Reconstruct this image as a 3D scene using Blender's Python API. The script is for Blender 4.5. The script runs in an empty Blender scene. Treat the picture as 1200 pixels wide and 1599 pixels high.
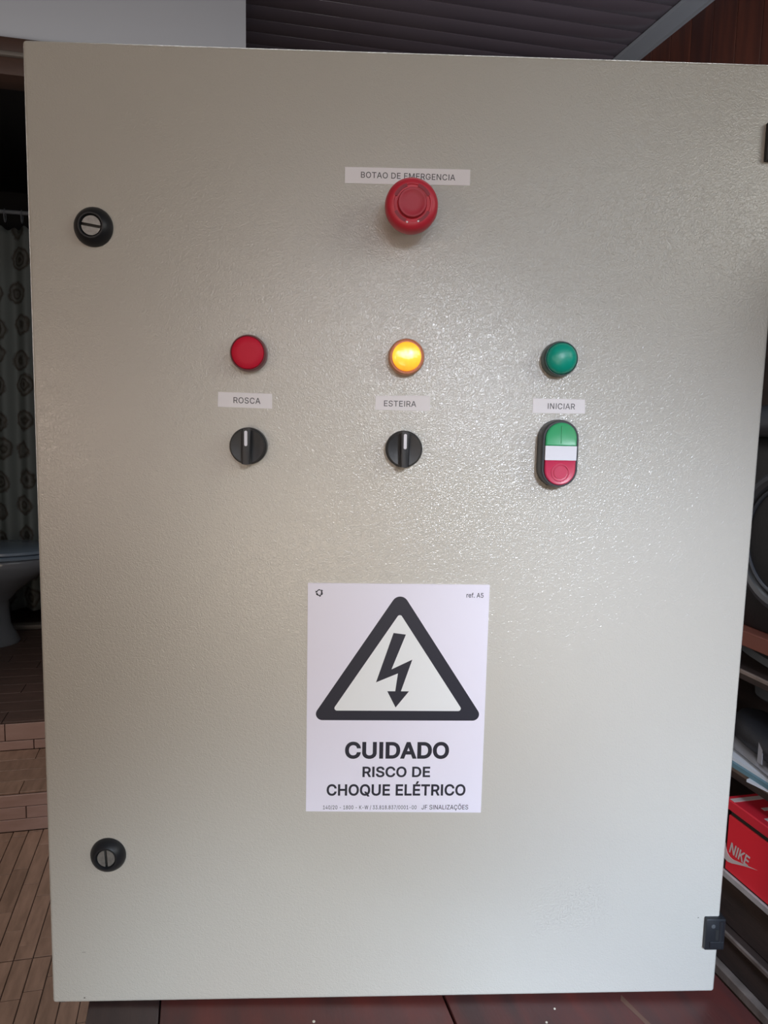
import bpy, bmesh, math, random, json
from mathutils import Vector, Matrix
from mathutils.geometry import delaunay_2d_cdt
random.seed(7)
SC = bpy.context.scene
COL = SC.collection

# ------------------------------------------------------------------ camera
CAMP = Vector((-0.0419, -0.6342, 1.2726))
cd = bpy.data.cameras.new('camera')
cd.sensor_fit = 'AUTO'; cd.sensor_width = 36.0
cd.lens = 1200.0 / 1599.0 * 36.0
cd.clip_start = 0.02
cam = bpy.data.objects.new('camera', cd); COL.objects.link(cam)
cam.location = CAMP
cam.rotation_euler = (1.4499018, -0.0197648, -0.0395036)
cd.dof.use_dof = False
SC.camera = cam

# ------------------------------------------------------------------ world, lights, exposure
SC.view_settings.view_transform = 'Standard'
SC.view_settings.look = 'None'
SC.view_settings.gamma = 1.0
SC.view_settings.use_curve_mapping = False
SC.view_settings.exposure = 0.0

W = bpy.data.worlds.new('world'); SC.world = W; W.use_nodes = True
bgn = W.node_tree.nodes['Background']
bgn.inputs['Color'].default_value = (0.80, 0.88, 1.0, 1)
bgn.inputs['Strength'].default_value = 0.03

def area(name, loc, target, sx, sy, power, col):
    l = bpy.data.lights.new(name, 'AREA'); l.shape = 'RECTANGLE'; l.size = sx; l.size_y = sy
    l.energy = power; l.color = col
    o = bpy.data.objects.new(name, l); COL.objects.link(o)
    o.location = loc
    o.rotation_euler = (Vector(target) - Vector(loc)).to_track_quat('-Z', 'Y').to_euler()
    return o
# fitted daylight of windows and open door behind the photographer, ceiling lamp, added fills
LIGHTS = [
    ('side_window_light',   (1.5, -1.2, 1.9),  (0, -0.8, 1.9),  0.8, 0.6, 7.1,  (0.976, 1.0, 0.958)),
    ('open_door_light',     (-0.4, -2.2, 0.8), (-0.4, 0, 0.8),  0.8, 0.5, 6.16, (1.0, 0.823, 0.648)),
    ('back_window_light',   (-0.4, -2.2, 1.8), (-0.4, 0, 1.8),  0.8, 0.5, 4.23, (1.0, 0.839, 0.773)),
    ('left_window_light',   (-2.0, -2.2, 1.3), (-2.0, 0, 1.3),  0.8, 0.5, 15.7, (1.0, 0.798, 0.681)),
    ('high_window_light',   (1.2, -2.2, 2.4),  (1.2, 0, 2.4),   0.8, 0.5, 5.45, (0.780, 0.883, 1.0)),
    ('room_fill_light',   (-1.75, 0.85, 1.55), (0.2, 1.7, 0.6), 1.0, 1.2, 11.0, (1.0, 0.93, 0.88)),  # unseen light added to lift floor, steps and bathroom
    ('ceiling_lamp_light',  (0.15, 0.50, 2.68), (0.15, 0.49, 0.0), 1.5, 0.4, 10.0, (0.95, 0.97, 1.0)),
    ('ceiling_fill_light',  (1.0, 1.9, 1.9),  (0.35, 2.6, 2.7), 0.5, 0.6, 1.6, (0.85, 0.90, 1.0)),  # unseen light added to brighten the ceiling boards
]
for a in LIGHTS: area(*a)
# unseen spots added to brighten the cabinet door patch by patch, and the shelf
def beam(name, target, radius, power, col, src=(0.45, -2.3, 1.8)):
    l = bpy.data.lights.new(name, 'SPOT'); l.energy = power; l.color = col; l.shadow_soft_size = 0.12; l.spot_blend = 1.0
    d = Vector(target) - Vector(src); l.spot_size = 2 * math.atan(radius / d.length)
    o = bpy.data.objects.new(name, l); COL.objects.link(o); o.location = src
    o.rotation_euler = d.to_track_quat('-Z', 'Y').to_euler()
beam('fill_spot', (0.25, 0, 1.08), 0.28, 243.0, (0.744, 0.832, 1.0))
beam('fill_spot', (0.0, 0, 1.08), 0.28, 68.8, (1.0, 0.971, 0.95))
beam('fill_spot', (0.0, 0, 1.24), 0.28, 30.5, (0.749, 0.849, 1.0))
beam('fill_spot', (0.02, 0, 1.40), 0.34, 9.0, (0.95, 0.96, 1.0), src=(0.05, -2.3, 1.85))  # added for glints on the upper door
beam('fill_spot', (-0.1, 0, 0.66), 0.36, 243.0, (0.723, 0.854, 1.0))
beam('fill_spot', (0.56, 0.28, 0.86), 0.26, 28.0, (0.95, 0.95, 1.0), src=(-0.25, -1.7, 1.5))  # added to brighten the shoebox and shelf
beam('fill_spot', (0.3, 0, 0.66), 0.36, 361.0, (0.605, 0.762, 1.0))

# ------------------------------------------------------------------ frames
ROOM_A = math.radians(11.223)            # the room is turned against the cabinet
ROOM_O = Vector((CAMP.x, CAMP.y, 0))
ROOM_M = Matrix.Translation(ROOM_O) @ Matrix.Rotation(ROOM_A, 4, 'Z')
WORLD_M = Matrix.Identity(4)

# ------------------------------------------------------------------ materials
MATS = {}
def nodes_of(name):
    m = bpy.data.materials.new(name); m.use_nodes = True
    nt = m.node_tree; b = nt.nodes['Principled BSDF']
    MATS[name] = m
    return m, nt, b
def mat(name, col, rough=0.5, metal=0.0, spec=0.5, var=0.0, vscale=8.0, stretch=(1, 1, 1), bump=0.0, bscale=200.0, bdist=0.001, col2=None, rnd=0.0, coat=0.0, emis=None, estr=0.0, trans=0.0, detail=4.0):
    m, nt, b = nodes_of(name)
    b.inputs['Base Color'].default_value = (*col, 1)
    b.inputs['Roughness'].default_value = rough
    b.inputs['Metallic'].default_value = metal
    b.inputs['Specular IOR Level'].default_value = spec
    b.inputs['Coat Weight'].default_value = coat
    b.inputs['Transmission Weight'].default_value = trans
    if emis:
        b.inputs['Emission Color'].default_value = (*emis, 1); b.inputs['Emission Strength'].default_value = estr
    tc = mp = None
    if var > 0 or bump > 0:
        tc = nt.nodes.new('ShaderNodeTexCoord'); mp = nt.nodes.new('ShaderNodeMapping')
        mp.inputs['Scale'].default_value = stretch
        nt.links.new(tc.outputs['Object'], mp.inputs['Vector'])
    if var > 0 or rnd > 0:
        mix = nt.nodes.new('ShaderNodeMix'); mix.data_type = 'RGBA'
        c2 = col2 if col2 else tuple(c * 0.5 for c in col)
        mix.inputs['A'].default_value = (*col, 1); mix.inputs['B'].default_value = (*c2, 1)
        if var > 0:
            n = nt.nodes.new('ShaderNodeTexNoise'); n.inputs['Scale'].default_value = vscale; n.inputs['Detail'].default_value = detail
            nt.links.new(mp.outputs['Vector'], n.inputs['Vector'])
            if rnd > 0:
                oi = nt.nodes.new('ShaderNodeObjectInfo')
                vm = nt.nodes.new('ShaderNodeVectorMath'); vm.operation = 'ADD'
                sc_ = nt.nodes.new('ShaderNodeVectorMath'); sc_.operation = 'SCALE'; sc_.inputs['Scale'].default_value = 37.0
                cx = nt.nodes.new('ShaderNodeCombineXYZ')
                nt.links.new(oi.outputs['Random'], cx.inputs[0]); nt.links.new(oi.outputs['Random'], cx.inputs[1])
                nt.links.new(cx.outputs[0], sc_.inputs[0]); nt.links.new(mp.outputs['Vector'], vm.inputs[0]); nt.links.new(sc_.outputs[0], vm.inputs[1])
                nt.links.new(vm.outputs[0], n.inputs['Vector'])
            mr = nt.nodes.new('ShaderNodeMapRange')
            mr.inputs['From Min'].default_value = 0.3; mr.inputs['From Max'].default_value = 0.7
            mr.inputs['To Max'].default_value = var
            nt.links.new(n.outputs['Fac'], mr.inputs['Value'])
            src = mr.outputs['Result']
            if rnd > 0:
                ad = nt.nodes.new('ShaderNodeMath'); ad.operation = 'MULTIPLY_ADD'; ad.use_clamp = True
                ad.inputs[1].default_value = rnd
                nt.links.new(oi.outputs['Random'], ad.inputs[0]); nt.links.new(src, ad.inputs[2]); src = ad.outputs[0]
        nt.links.new(src, mix.inputs['Factor']); nt.links.new(mix.outputs['Result'], b.inputs['Base Color'])
    if bump > 0:
        n2 = nt.nodes.new('ShaderNodeTexNoise'); n2.inputs['Scale'].default_value = bscale; n2.inputs['Detail'].default_value = 3
        bp = nt.nodes.new('ShaderNodeBump'); bp.inputs['Strength'].default_value = bump; bp.inputs['Distance'].default_value = bdist
        nt.links.new(mp.outputs['Vector'], n2.inputs['Vector']); nt.links.new(n2.outputs['Fac'], bp.inputs['Height'])
        nt.links.new(bp.outputs['Normal'], b.inputs['Normal'])
    return m

# textured enamel of the cabinet: orange peel relief
def enamel(name, strength=0.62):
    m, nt, b = nodes_of(name)
    b.inputs['Base Color'].default_value = (0.56, 0.535, 0.475, 1)
    b.inputs['Roughness'].default_value = 0.21
    b.inputs['Specular IOR Level'].default_value = 1.0
    tc = nt.nodes.new('ShaderNodeTexCoord')
    nz = nt.nodes.new('ShaderNodeTexNoise'); nz.inputs['Scale'].default_value = 500; nz.inputs['Detail'].default_value = 2; nz.inputs['Distortion'].default_value = 1.2
    n2 = nt.nodes.new('ShaderNodeTexNoise'); n2.inputs['Scale'].default_value = 60; n2.inputs['Detail'].default_value = 1
    ad = nt.nodes.new('ShaderNodeMath'); ad.operation = 'MULTIPLY_ADD'; ad.inputs[1].default_value = 0.12
    nt.links.new(tc.outputs['Object'], nz.inputs['Vector']); nt.links.new(tc.outputs['Object'], n2.inputs['Vector'])
    nt.links.new(n2.outputs['Fac'], ad.inputs[0]); nt.links.new(nz.outputs['Fac'], ad.inputs[2])
    bp = nt.nodes.new('ShaderNodeBump'); bp.inputs['Strength'].default_value = strength; bp.inputs['Distance'].default_value = 0.0006
    nt.links.new(ad.outputs[0], bp.inputs['Height']); nt.links.new(bp.outputs['Normal'], b.inputs['Normal'])
    return m
enamel('enamel')
mat('black_plastic', (0.014, 0.015, 0.018), 0.42, bump=0.1, bscale=900, bdist=0.0003)
mat('dark_gasket', (0.01, 0.01, 0.01), 0.8)
mat('zinc', (0.36, 0.36, 0.35), 0.42, metal=0.7, var=0.5, vscale=300)
mat('slot_dark', (0.02, 0.018, 0.015), 0.6)
mat('red_plastic', (0.62, 0.03, 0.055), 0.42)
mat('red_cap', (0.50, 0.035, 0.06), 0.5)
mat('red_groove', (0.30, 0.014, 0.030), 0.5)
mat('grey_collar', (0.10, 0.10, 0.10), 0.5)
mat('red_lens', (0.66, 0.010, 0.040), 0.55, spec=0.3)
mat('red_bezel', (0.16, 0.004, 0.012), 0.3)
mat('green_lens', (0.002, 0.40, 0.28), 0.36, spec=0.7)
mat('green_bezel', (0.0, 0.05, 0.04), 0.3)
mat('amber_bezel', (0.42, 0.13, 0.045), 0.3, emis=(1, .35, .05), estr=0.05)
mat('green_button', (0.05, 0.42, 0.17), 0.35)
mat('red_button', (0.60, 0.035, 0.10), 0.35)
mat('white_plastic', (0.80, 0.80, 0.86), 0.4)
mat('tape', (0.88, 0.845, 0.86), 0.5)
mat('sign_white', (0.80, 0.77, 0.86), 0.38)
mat('sign_inner', (0.80, 0.81, 0.80), 0.38)
mat('ink', (0.018, 0.018, 0.030), 0.45)
mat('ink_soft', (0.085, 0.08, 0.085), 0.5)
mat('chip', (0.10, 0.09, 0.08), 0.8)
mat('table_wood', (0.125, 0.026, 0.020), 0.42, var=0.9, vscale=9, stretch=(5, 0.9, 5), col2=(0.055, 0.024, 0.022), rnd=0.1, bump=0.2, bscale=60)
mat('table_dark_wood', (0.055, 0.030, 0.026), 0.35, var=0.8, vscale=9, stretch=(6, 0.8, 6), col2=(0.028, 0.016, 0.016), bump=0.15, bscale=60)
mat('table_mark', (0.15, 0.075, 0.05), 0.6)
mat('white_fleck', (0.7, 0.62, 0.5), 0.6)
mat('floor_wood', (0.34, 0.215, 0.155), 0.42, var=0.7, vscale=14, stretch=(5, 1, 5), col2=(0.20, 0.125, 0.088), rnd=0.45, bump=0.2, bscale=120)
mat('riser_tile_lit', (0.42, 0.28, 0.24), 0.4, var=0.6, vscale=14, stretch=(1, 5, 5), col2=(0.33, 0.21, 0.175), rnd=0.3)  # coloured lighter than the treads to stand for light on the risers
mat('floor_grout', (0.07, 0.042, 0.03), 0.8)
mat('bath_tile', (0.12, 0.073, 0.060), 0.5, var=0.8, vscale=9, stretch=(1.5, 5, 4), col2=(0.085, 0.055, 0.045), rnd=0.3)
mat('white_wall', (0.66, 0.70, 0.76), 0.7, var=0.25, vscale=2.2, col2=(0.56, 0.60, 0.66), bump=0.15, bscale=90)
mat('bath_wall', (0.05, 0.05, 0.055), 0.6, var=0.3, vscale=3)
mat('plain_wall', (0.30, 0.20, 0.16), 0.7)
mat('pvc', (0.235, 0.205, 0.245), 0.24, var=0.4, vscale=4, stretch=(0.3, 2, 1), col2=(0.19, 0.165, 0.19), rnd=0.1, coat=0.2)
mat('pvc_gap', (0.08, 0.07, 0.08), 0.6)
mat('white_trim', (0.38, 0.42, 0.47), 0.45)
mat('wall_wood', (0.19, 0.060, 0.036), 0.45, var=0.9, vscale=5, stretch=(6, 6, 0.7), col2=(0.085, 0.034, 0.028), rnd=0.35, bump=0.1, bscale=60)
mat('wall_gap', (0.16, 0.08, 0.05), 0.5)
mat('frame_wood', (0.085, 0.045, 0.032), 0.5, var=0.6, vscale=8, stretch=(0.8, 4, 4), col2=(0.045, 0.026, 0.02))
mat('frame_ridge', (0.17, 0.15, 0.13), 0.45)
mat('porcelain', (0.20, 0.22, 0.25), 0.15, coat=0.5)
mat('lid_plastic', (0.22, 0.29, 0.38), 0.2)
mat('rail_metal', (0.50, 0.54, 0.60), 0.35)
mat('shelf_wood', (0.055, 0.036, 0.030), 0.55, var=0.9, vscale=12, stretch=(3, 1, 6), col2=(0.025, 0.018, 0.017), bump=0.3, bscale=80)
mat('shelf_edge', (0.24, 0.19, 0.165), 0.6, var=1.0, vscale=28, stretch=(1, 1.2, 1), col2=(0.11, 0.085, 0.07), bump=0.4, bscale=90)
mat('shelf_red', (0.19, 0.060, 0.038), 0.5, var=0.7, vscale=10, stretch=(3, 1, 5), col2=(0.17, 0.06, 0.045))
mat('metal_strip', (0.50, 0.47, 0.46), 0.5, var=0.8, vscale=30, col2=(0.25, 0.22, 0.21))
mat('box_red', (0.80, 0.020, 0.036), 0.5)
mat('box_red_lid', (0.66, 0.022, 0.040), 0.45)
mat('box_print', (0.62, 0.52, 0.50), 0.5)
mat('bag_black', (0.008, 0.0085, 0.010), 0.45, bump=0.2, bscale=350)
mat('bag_piping', (0.05, 0.055, 0.064), 0.42)
mat('bag_flap', (0.045, 0.052, 0.066), 0.5)
mat('paper_white', (0.60, 0.63, 0.68), 0.5)
mat('paper_teal', (0.12, 0.23, 0.28), 0.5)
mat('paper_navy', (0.06, 0.10, 0.18), 0.4)
mat('shoe_black', (0.020, 0.021, 0.026), 0.5, bump=0.3, bscale=300)
mat('shoe_grey', (0.26, 0.26, 0.28), 0.5)
mat('maroon', (0.22, 0.035, 0.06), 0.6)
mat('cream', (0.62, 0.55, 0.45), 0.5)
mat('pot_grey', (0.07, 0.075, 0.08), 0.5)

# glowing amber lens: bright bulb behind a moulded lens
def amber():
    m, nt, b = nodes_of('amber_lens')
    b.inputs['Base Color'].default_value = (0.9, 0.45, 0.05, 1); b.inputs['Roughness'].default_value = 0.2
    tc = nt.nodes.new('ShaderNodeTexCoord')
    mp = nt.nodes.new('ShaderNodeMapping'); mp.inputs['Location'].default_value = (-0.001, 0, -0.0028); mp.inputs['Rotation'].default_value = (0, 0.25, 0)
    mp.inputs['Scale'].default_value = (0.75, 0.0, 2.1)
    ln = nt.nodes.new('ShaderNodeVectorMath'); ln.operation = 'LENGTH'
    nz = nt.nodes.new('ShaderNodeTexNoise'); nz.inputs['Scale'].default_value = 210; nz.inputs['Detail'].default_value = 1
    mu = nt.nodes.new('ShaderNodeMath'); mu.operation = 'MULTIPLY_ADD'; mu.inputs[1].default_value = 0.010
    nt.links.new(tc.outputs['Object'], mp.inputs['Vector']); nt.links.new(mp.outputs[0], ln.inputs[0])
    nt.links.new(tc.outputs['Object'], nz.inputs['Vector'])
    nt.links.new(nz.outputs['Fac'], mu.inputs[0]); nt.links.new(ln.outputs['Value'], mu.inputs[2])
    cr = nt.nodes.new('ShaderNodeValToRGB')
    mr = nt.nodes.new('ShaderNodeMapRange'); mr.inputs['From Min'].default_value = 0.003; mr.inputs['From Max'].default_value = 0.030
    nt.links.new(mu.outputs[0], mr.inputs['Value']); nt.links.new(mr.outputs[0], cr.inputs['Fac'])
    e = cr.color_ramp.elements
    e[0].position = 0.0; e[0].color = (1.6, 1.35, 0.9, 1)
    e[1].position = 1.0; e[1].color = (0.85, 0.30, 0.02, 1)
    n = e.new(0.22); n.color = (1.2, 1.0, 0.50, 1)
    n = e.new(0.36); n.color = (0.95, 0.66, 0.06, 1)
    n = e.new(0.62); n.color = (0.90, 0.50, 0.03, 1)
    nt.links.new(cr.outputs['Color'], b.inputs['Emission Color']); b.inputs['Emission Strength'].default_value = 0.9
amber()

# shower curtain cloth: pale ground with rows of brown medallions
def curtain_mat():
    m, nt, b = nodes_of('curtain')
    b.inputs['Roughness'].default_value = 0.7
    tc = nt.nodes.new('ShaderNodeTexCoord')
    mp = nt.nodes.new('ShaderNodeMapping'); mp.inputs['Scale'].default_value = (6.2, 6.6, 0.0)
    vo = nt.nodes.new('ShaderNodeTexVoronoi'); vo.inputs['Scale'].default_value = 1.0; vo.inputs['Randomness'].default_value = 0.25
    nz = nt.nodes.new('ShaderNodeTexNoise'); nz.inputs['Scale'].default_value = 26; nz.inputs['Detail'].default_value = 3
    nt.links.new(tc.outputs['UV'], mp.inputs['Vector']); nt.links.new(mp.outputs[0], vo.inputs['Vector']); nt.links.new(tc.outputs['UV'], nz.inputs['Vector'])
    ad = nt.nodes.new('ShaderNodeMath'); ad.operation = 'MULTIPLY_ADD'; ad.inputs[1].default_value = 0.22
    nt.links.new(nz.outputs['Fac'], ad.inputs[0]); nt.links.new(vo.outputs['Distance'], ad.inputs[2])
    cr = nt.nodes.new('ShaderNodeValToRGB'); nt.links.new(ad.outputs[0], cr.inputs['Fac'])
    e = cr.color_ramp.elements
    e[0].position = 0.16; e[0].color = (0.10, 0.085, 0.07, 1)
    e[1].position = 0.62; e[1].color = (0.35, 0.39, 0.38, 1)
    for p, c in ((0.22, (0.27, 0.27, 0.245, 1)), (0.29, (0.10, 0.085, 0.07, 1)), (0.36, (0.30, 0.31, 0.29, 1)), (0.45, (0.13, 0.11, 0.09, 1)), (0.52, (0.35, 0.39, 0.38, 1))):
        n = e.new(p); n.color = c
    nt.links.new(cr.outputs['Color'], b.inputs['Base Color'])
curtain_mat()

# ------------------------------------------------------------------ object helpers
class Root:
    """an Empty at the thing's base; child vertices are authored in the frame's coordinates"""
    def __init__(s, name, label, cat, base, frame=ROOM_M, group=None):
        o = bpy.data.objects.new(name, None); COL.objects.link(o)
        o.empty_display_size = 0.05
        o.matrix_world = frame @ Matrix.Translation(Vector(base))
        s.o = o; s.base = Vector(base)
        if label: o['label'] = label
        if cat: o['category'] = cat
        if group: o['group'] = group
def finish(bm, name, m, smooth=True, angle=35):
    me = bpy.data.meshes.new(name)
    bmesh.ops.recalc_face_normals(bm, faces=bm.faces)
    bm.to_mesh(me); bm.free()
    ms = m if isinstance(m, (list, tuple)) else [m]
    for x in ms: me.materials.append(MATS[x])
    if smooth:
        for p in me.polygons: p.use_smooth = True
        me.set_sharp_from_angle(angle=math.radians(angle))
    return me
def part(root, name, bm, m, label=None, parent=None, smooth=True, angle=35, base=None):
    """a part (or, with parent=, a sub-part). base: own origin in frame coordinates"""
    b0 = getattr(parent, '_b', None) if parent is not None else None
    org = Vector(base) if base is not None else root.base
    bmesh.ops.translate(bm, verts=bm.verts, vec=-org)
    me = finish(bm, name, m, smooth, angle)
    o = bpy.data.objects.new(name, me); COL.objects.link(o)
    if parent is not None:
        o.parent = parent; o.location = org - Vector(parent['_o'])
    else:
        o.parent = root.o; o.location = org - root.base
    o['_o'] = tuple(org)
    if label: o['label'] = label
    return o
def single(name, bm, m, label, cat, base, frame=ROOM_M, group=None, kind=None, smooth=True, angle=35):
    bmesh.ops.translate(bm, verts=bm.verts, vec=-Vector(base))
    me = finish(bm, name, m, smooth, angle)
    o = bpy.data.objects.new(name, me); COL.objects.link(o)
    o.matrix_world = frame @ Matrix.Translation(Vector(base))
    if label: o['label'] = label
    if cat: o['category'] = cat
    if group: o['group'] = group
    if kind: o['kind'] = kind
    o['_o'] = tuple(base)
    return o
def piece(name, me, parent, loc):
    o = bpy.data.objects.new(name, me); COL.objects.link(o); o.parent = parent
    o.location = Vector(loc) - Vector(parent['_o'])
    return o

def NB(): return bmesh.new()
def box(bm, x0, x1, y0, y1, z0, z1, bev=0.0, seg=2, mi=0):
    r = bmesh.ops.create_cube(bm, size=1.0)
    vs = r['verts']
    for v in vs:
        v.co = Vector((x0 + (v.co.x + .5) * (x1 - x0), y0 + (v.co.y + .5) * (y1 - y0), z0 + (v.co.z + .5) * (z1 - z0)))
    fs = list({f for v in vs for f in v.link_faces})
    for f in fs: f.material_index = mi
    if bev > 0:
        es = list({e for v in vs for e in v.link_edges})
        bmesh.ops.bevel(bm, geom=es, offset=bev, segments=seg, profile=0.5, affect='EDGES')
    return bm
def ring_pts(cx, cz, r, n=48, a0=0.0):
    return [(cx + r * math.cos(a0 + 2 * math.pi * i / n), cz + r * math.sin(a0 + 2 * math.pi * i / n)) for i in range(n)]
def loft(bm, rings, cap0=True, cap1=True, closed=True, mi=0):
    vr = [[bm.verts.new(p) for p in r] for r in rings]
    n = len(vr[0])
    for a, b in zip(vr[:-1], vr[1:]):
        for i in range(n if closed else n - 1):
            j = (i + 1) % n
            try:
                f = bm.faces.new((a[i], a[j], b[j], b[i])); f.material_index = mi
            except ValueError: pass
    if cap0: f = bm.faces.new(vr[0][::-1]); f.material_index = mi
    if cap1: f = bm.faces.new(vr[-1]); f.material_index = mi
    return vr
def lathe_out(bm, cx, cz, prof, n=48, y0=0.0, mi=0, caps=(True, True)):
    """lathe about the door's outward normal; prof = [(radius, height out of the door)]"""
    return loft(bm, [[(x, y0 - h, z) for x, z in ring_pts(cx, cz, r, n)] for r, h in prof], caps[0], caps[1], mi=mi)
def lathe_z(bm, cx, cy, prof, n=32, ex=1.0, mi=0):
    return loft(bm, [[(cx + r * ex * math.cos(2 * math.pi * i / n), cy + r * math.sin(2 * math.pi * i / n), z) for i in range(n)] for r, z in prof], mi=mi)
def plate(bm, pts, y0, y1, mi=0):
    """prism of a polygon in the door plane (x,z) between depths y0 and y1"""
    return loft(bm, [[(x, y0, z) for x, z in pts], [(x, y1, z) for x, z in pts]], mi=mi)
def ring_plate(bm, outer, inner, y0, y1):
    n = len(outer)
    A = [bm.verts.new((x, y0, z)) for x, z in outer]; B = [bm.verts.new((x, y0, z)) for x, z in inner]
    Cc = [bm.verts.new((x, y1, z)) for x, z in outer]; D = [bm.verts.new((x, y1, z)) for x, z in inner]
    for i in range(n):
        j = (i + 1) % n
        bm.faces.new((Cc[i], Cc[j], D[j], D[i])); bm.faces.new((A[i], A[j], Cc[j], Cc[i])); bm.faces.new((B[i], B[j], D[j], D[i])); bm.faces.new((A[i], A[j], B[j], B[i]))
def tube(bm, pts, r, n=8, closed=False, mi=0):
    P = [Vector(p) for p in pts]; rings = []
    up0 = None
    for i, p in enumerate(P):
        if closed: t = P[(i + 1) % len(P)] - P[i - 1]
        else: t = P[min(i + 1, len(P) - 1)] - P[max(i - 1, 0)]
        t.normalize()
        if up0 is None:
            up0 = t.orthogonal().normalized()
        else:
            up0 = (up0 - t * up0.dot(t)).normalized()
        s = t.cross(up0)
        rings.append([p + r * (math.cos(2 * math.pi * k / n) * up0 + math.sin(2 * math.pi * k / n) * s) for k in range(n)])
    if closed: rings.append(rings[0])
    loft(bm, rings, not closed, not closed, mi=mi)
    bmesh.ops.remove_doubles(bm, verts=bm.verts, dist=1e-6)
def rounded_poly(corners, rads, seg=8):
    out = []
    n = len(corners)
    for i in range(n):
        p = Vector(corners[i]); a = Vector(corners[i - 1]); b = Vector(corners[(i + 1) % n]); r = rads[i]
        da = (a - p).normalized(); db = (b - p).normalized()
        ang = da.angle(db); d = r / math.tan(ang / 2)
        c = p + (da + db).normalized() * (r / math.sin(ang / 2))
        s = p + da * d; e = p + db * d
        a0 = math.atan2(s.y - c.y, s.x - c.x); a1 = math.atan2(e.y - c.y, e.x - c.x)
        dd = (a1 - a0 + math.pi) % (2 * math.pi) - math.pi
        for k in range(seg + 1):
            t = a0 + dd * k / seg
            out.append((c.x + r * math.cos(t), c.y + r * math.sin(t)))
    return out

# outlines of the sans-serif capitals, digits and signs used on the stickers: advance width, then closed bezier
# outlines (left handle, point, right handle) in thousandths of the type size
GLYPHS = {}
def text_bm(txt, x0, x1, z0, z1, y, thick=0.00015, bold=0.0, shear=0.0, spacing=1.0):
    """lettering fitted into the rectangle (x0..x1, z0..z1), lying at depth y of a -Y facing surface"""
    if not GLYPHS: GLYPHS.update(json.loads(GLYPH_DATA))
    polys = []; pen = 0.0
    for ch in txt:
        if ch == ' ': pen += 0.20 * spacing; continue
        adv, outl = GLYPHS[ch]
        for pts in outl:
            Q = [pts[k:k + 6] for k in range(0, len(pts), 6)]; P = []
            for k, q in enumerate(Q):
                r_ = Q[(k + 1) % len(Q)]
                p0, p1, p2, p3 = Vector(q[2:4]), Vector(q[4:6]), Vector(r_[0:2]), Vector(r_[2:4])
                ln = (p3 - p0).length
                bend = 0 if ln < 1e-6 else max(abs((p1 - p0).cross(p3 - p0)), abs((p2 - p0).cross(p3 - p0))) / ln
                ns = 1 if bend < 1.5 else 5
                for a in range(ns):
                    t = a / ns
                    P.append(p0 * (1 - t) ** 3 + p1 * 3 * t * (1 - t) ** 2 + p2 * 3 * t * t * (1 - t) + p3 * t ** 3)
            P = [p for k, p in enumerate(P) if (p - P[k - 1]).length > 1.0]
            polys.append([p / 1000 + Vector((pen, 0)) for p in P])
        pen += adv / 1000 * spacing
    def signed(c): return sum(c[k - 1].x * c[k].y - c[k].x * c[k - 1].y for k in range(len(c))) / 2
    sgn = 1 if signed(max(polys, key=lambda c: abs(signed(c)))) > 0 else -1
    if bold:
        new = []
        for c in polys:
            o = []
            for k in range(len(c)):
                d0 = (c[k] - c[k - 1]).normalized(); d1 = (c[(k + 1) % len(c)] - c[k]).normalized()
                n0 = Vector((d0.y, -d0.x)) * sgn; n1 = Vector((d1.y, -d1.x)) * sgn
                m = n0 + n1
                m = m / max(m.length_squared / 2, 0.7) if m.length > 1e-3 else n0
                o.append(c[k] + m * bold)
            new.append(o)
        polys = new
    V_, F_ = [], []
    for c in polys:
        F_.append(list(range(len(V_), len(V_) + len(c)))); V_ += c
    ov, oe, of_, _, _, _ = delaunay_2d_cdt(V_, [], F_, 0, 1e-5)
    def winding(p):
        w = 0
        for c in polys:
            for k in range(len(c)):
                a, b = c[k - 1], c[k]
                if a.y <= p.y < b.y and (b - a).cross(p - a) > 0: w += 1
                elif b.y <= p.y < a.y and (b - a).cross(p - a) < 0: w -= 1
        return w
    bm = NB(); bv = [bm.verts.new((v.x, v.y, 0)) for v in ov]
    for f in of_:
        cen = sum((ov[k] for k in f), Vector((0, 0))) / len(f)
        if winding(cen) != 0: bm.faces.new([bv[k] for k in f])
    for v in [v for v in bm.verts if not v.link_faces]: bm.verts.remove(v)
    xs = [v.co.x for v in bm.verts]; ys = [v.co.y for v in bm.verts]
    a, b, c, d = min(xs), max(xs), min(ys), max(ys)
    for v in bm.verts:
        fx = (v.co.x - a) / (b - a); fz = (v.co.y - c) / (d - c)
        v.co = Vector((x0 + fx * (x1 - x0) + shear * fz * (z1 - z0), y - thick, z0 + fz * (z1 - z0)))
    return bm

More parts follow.
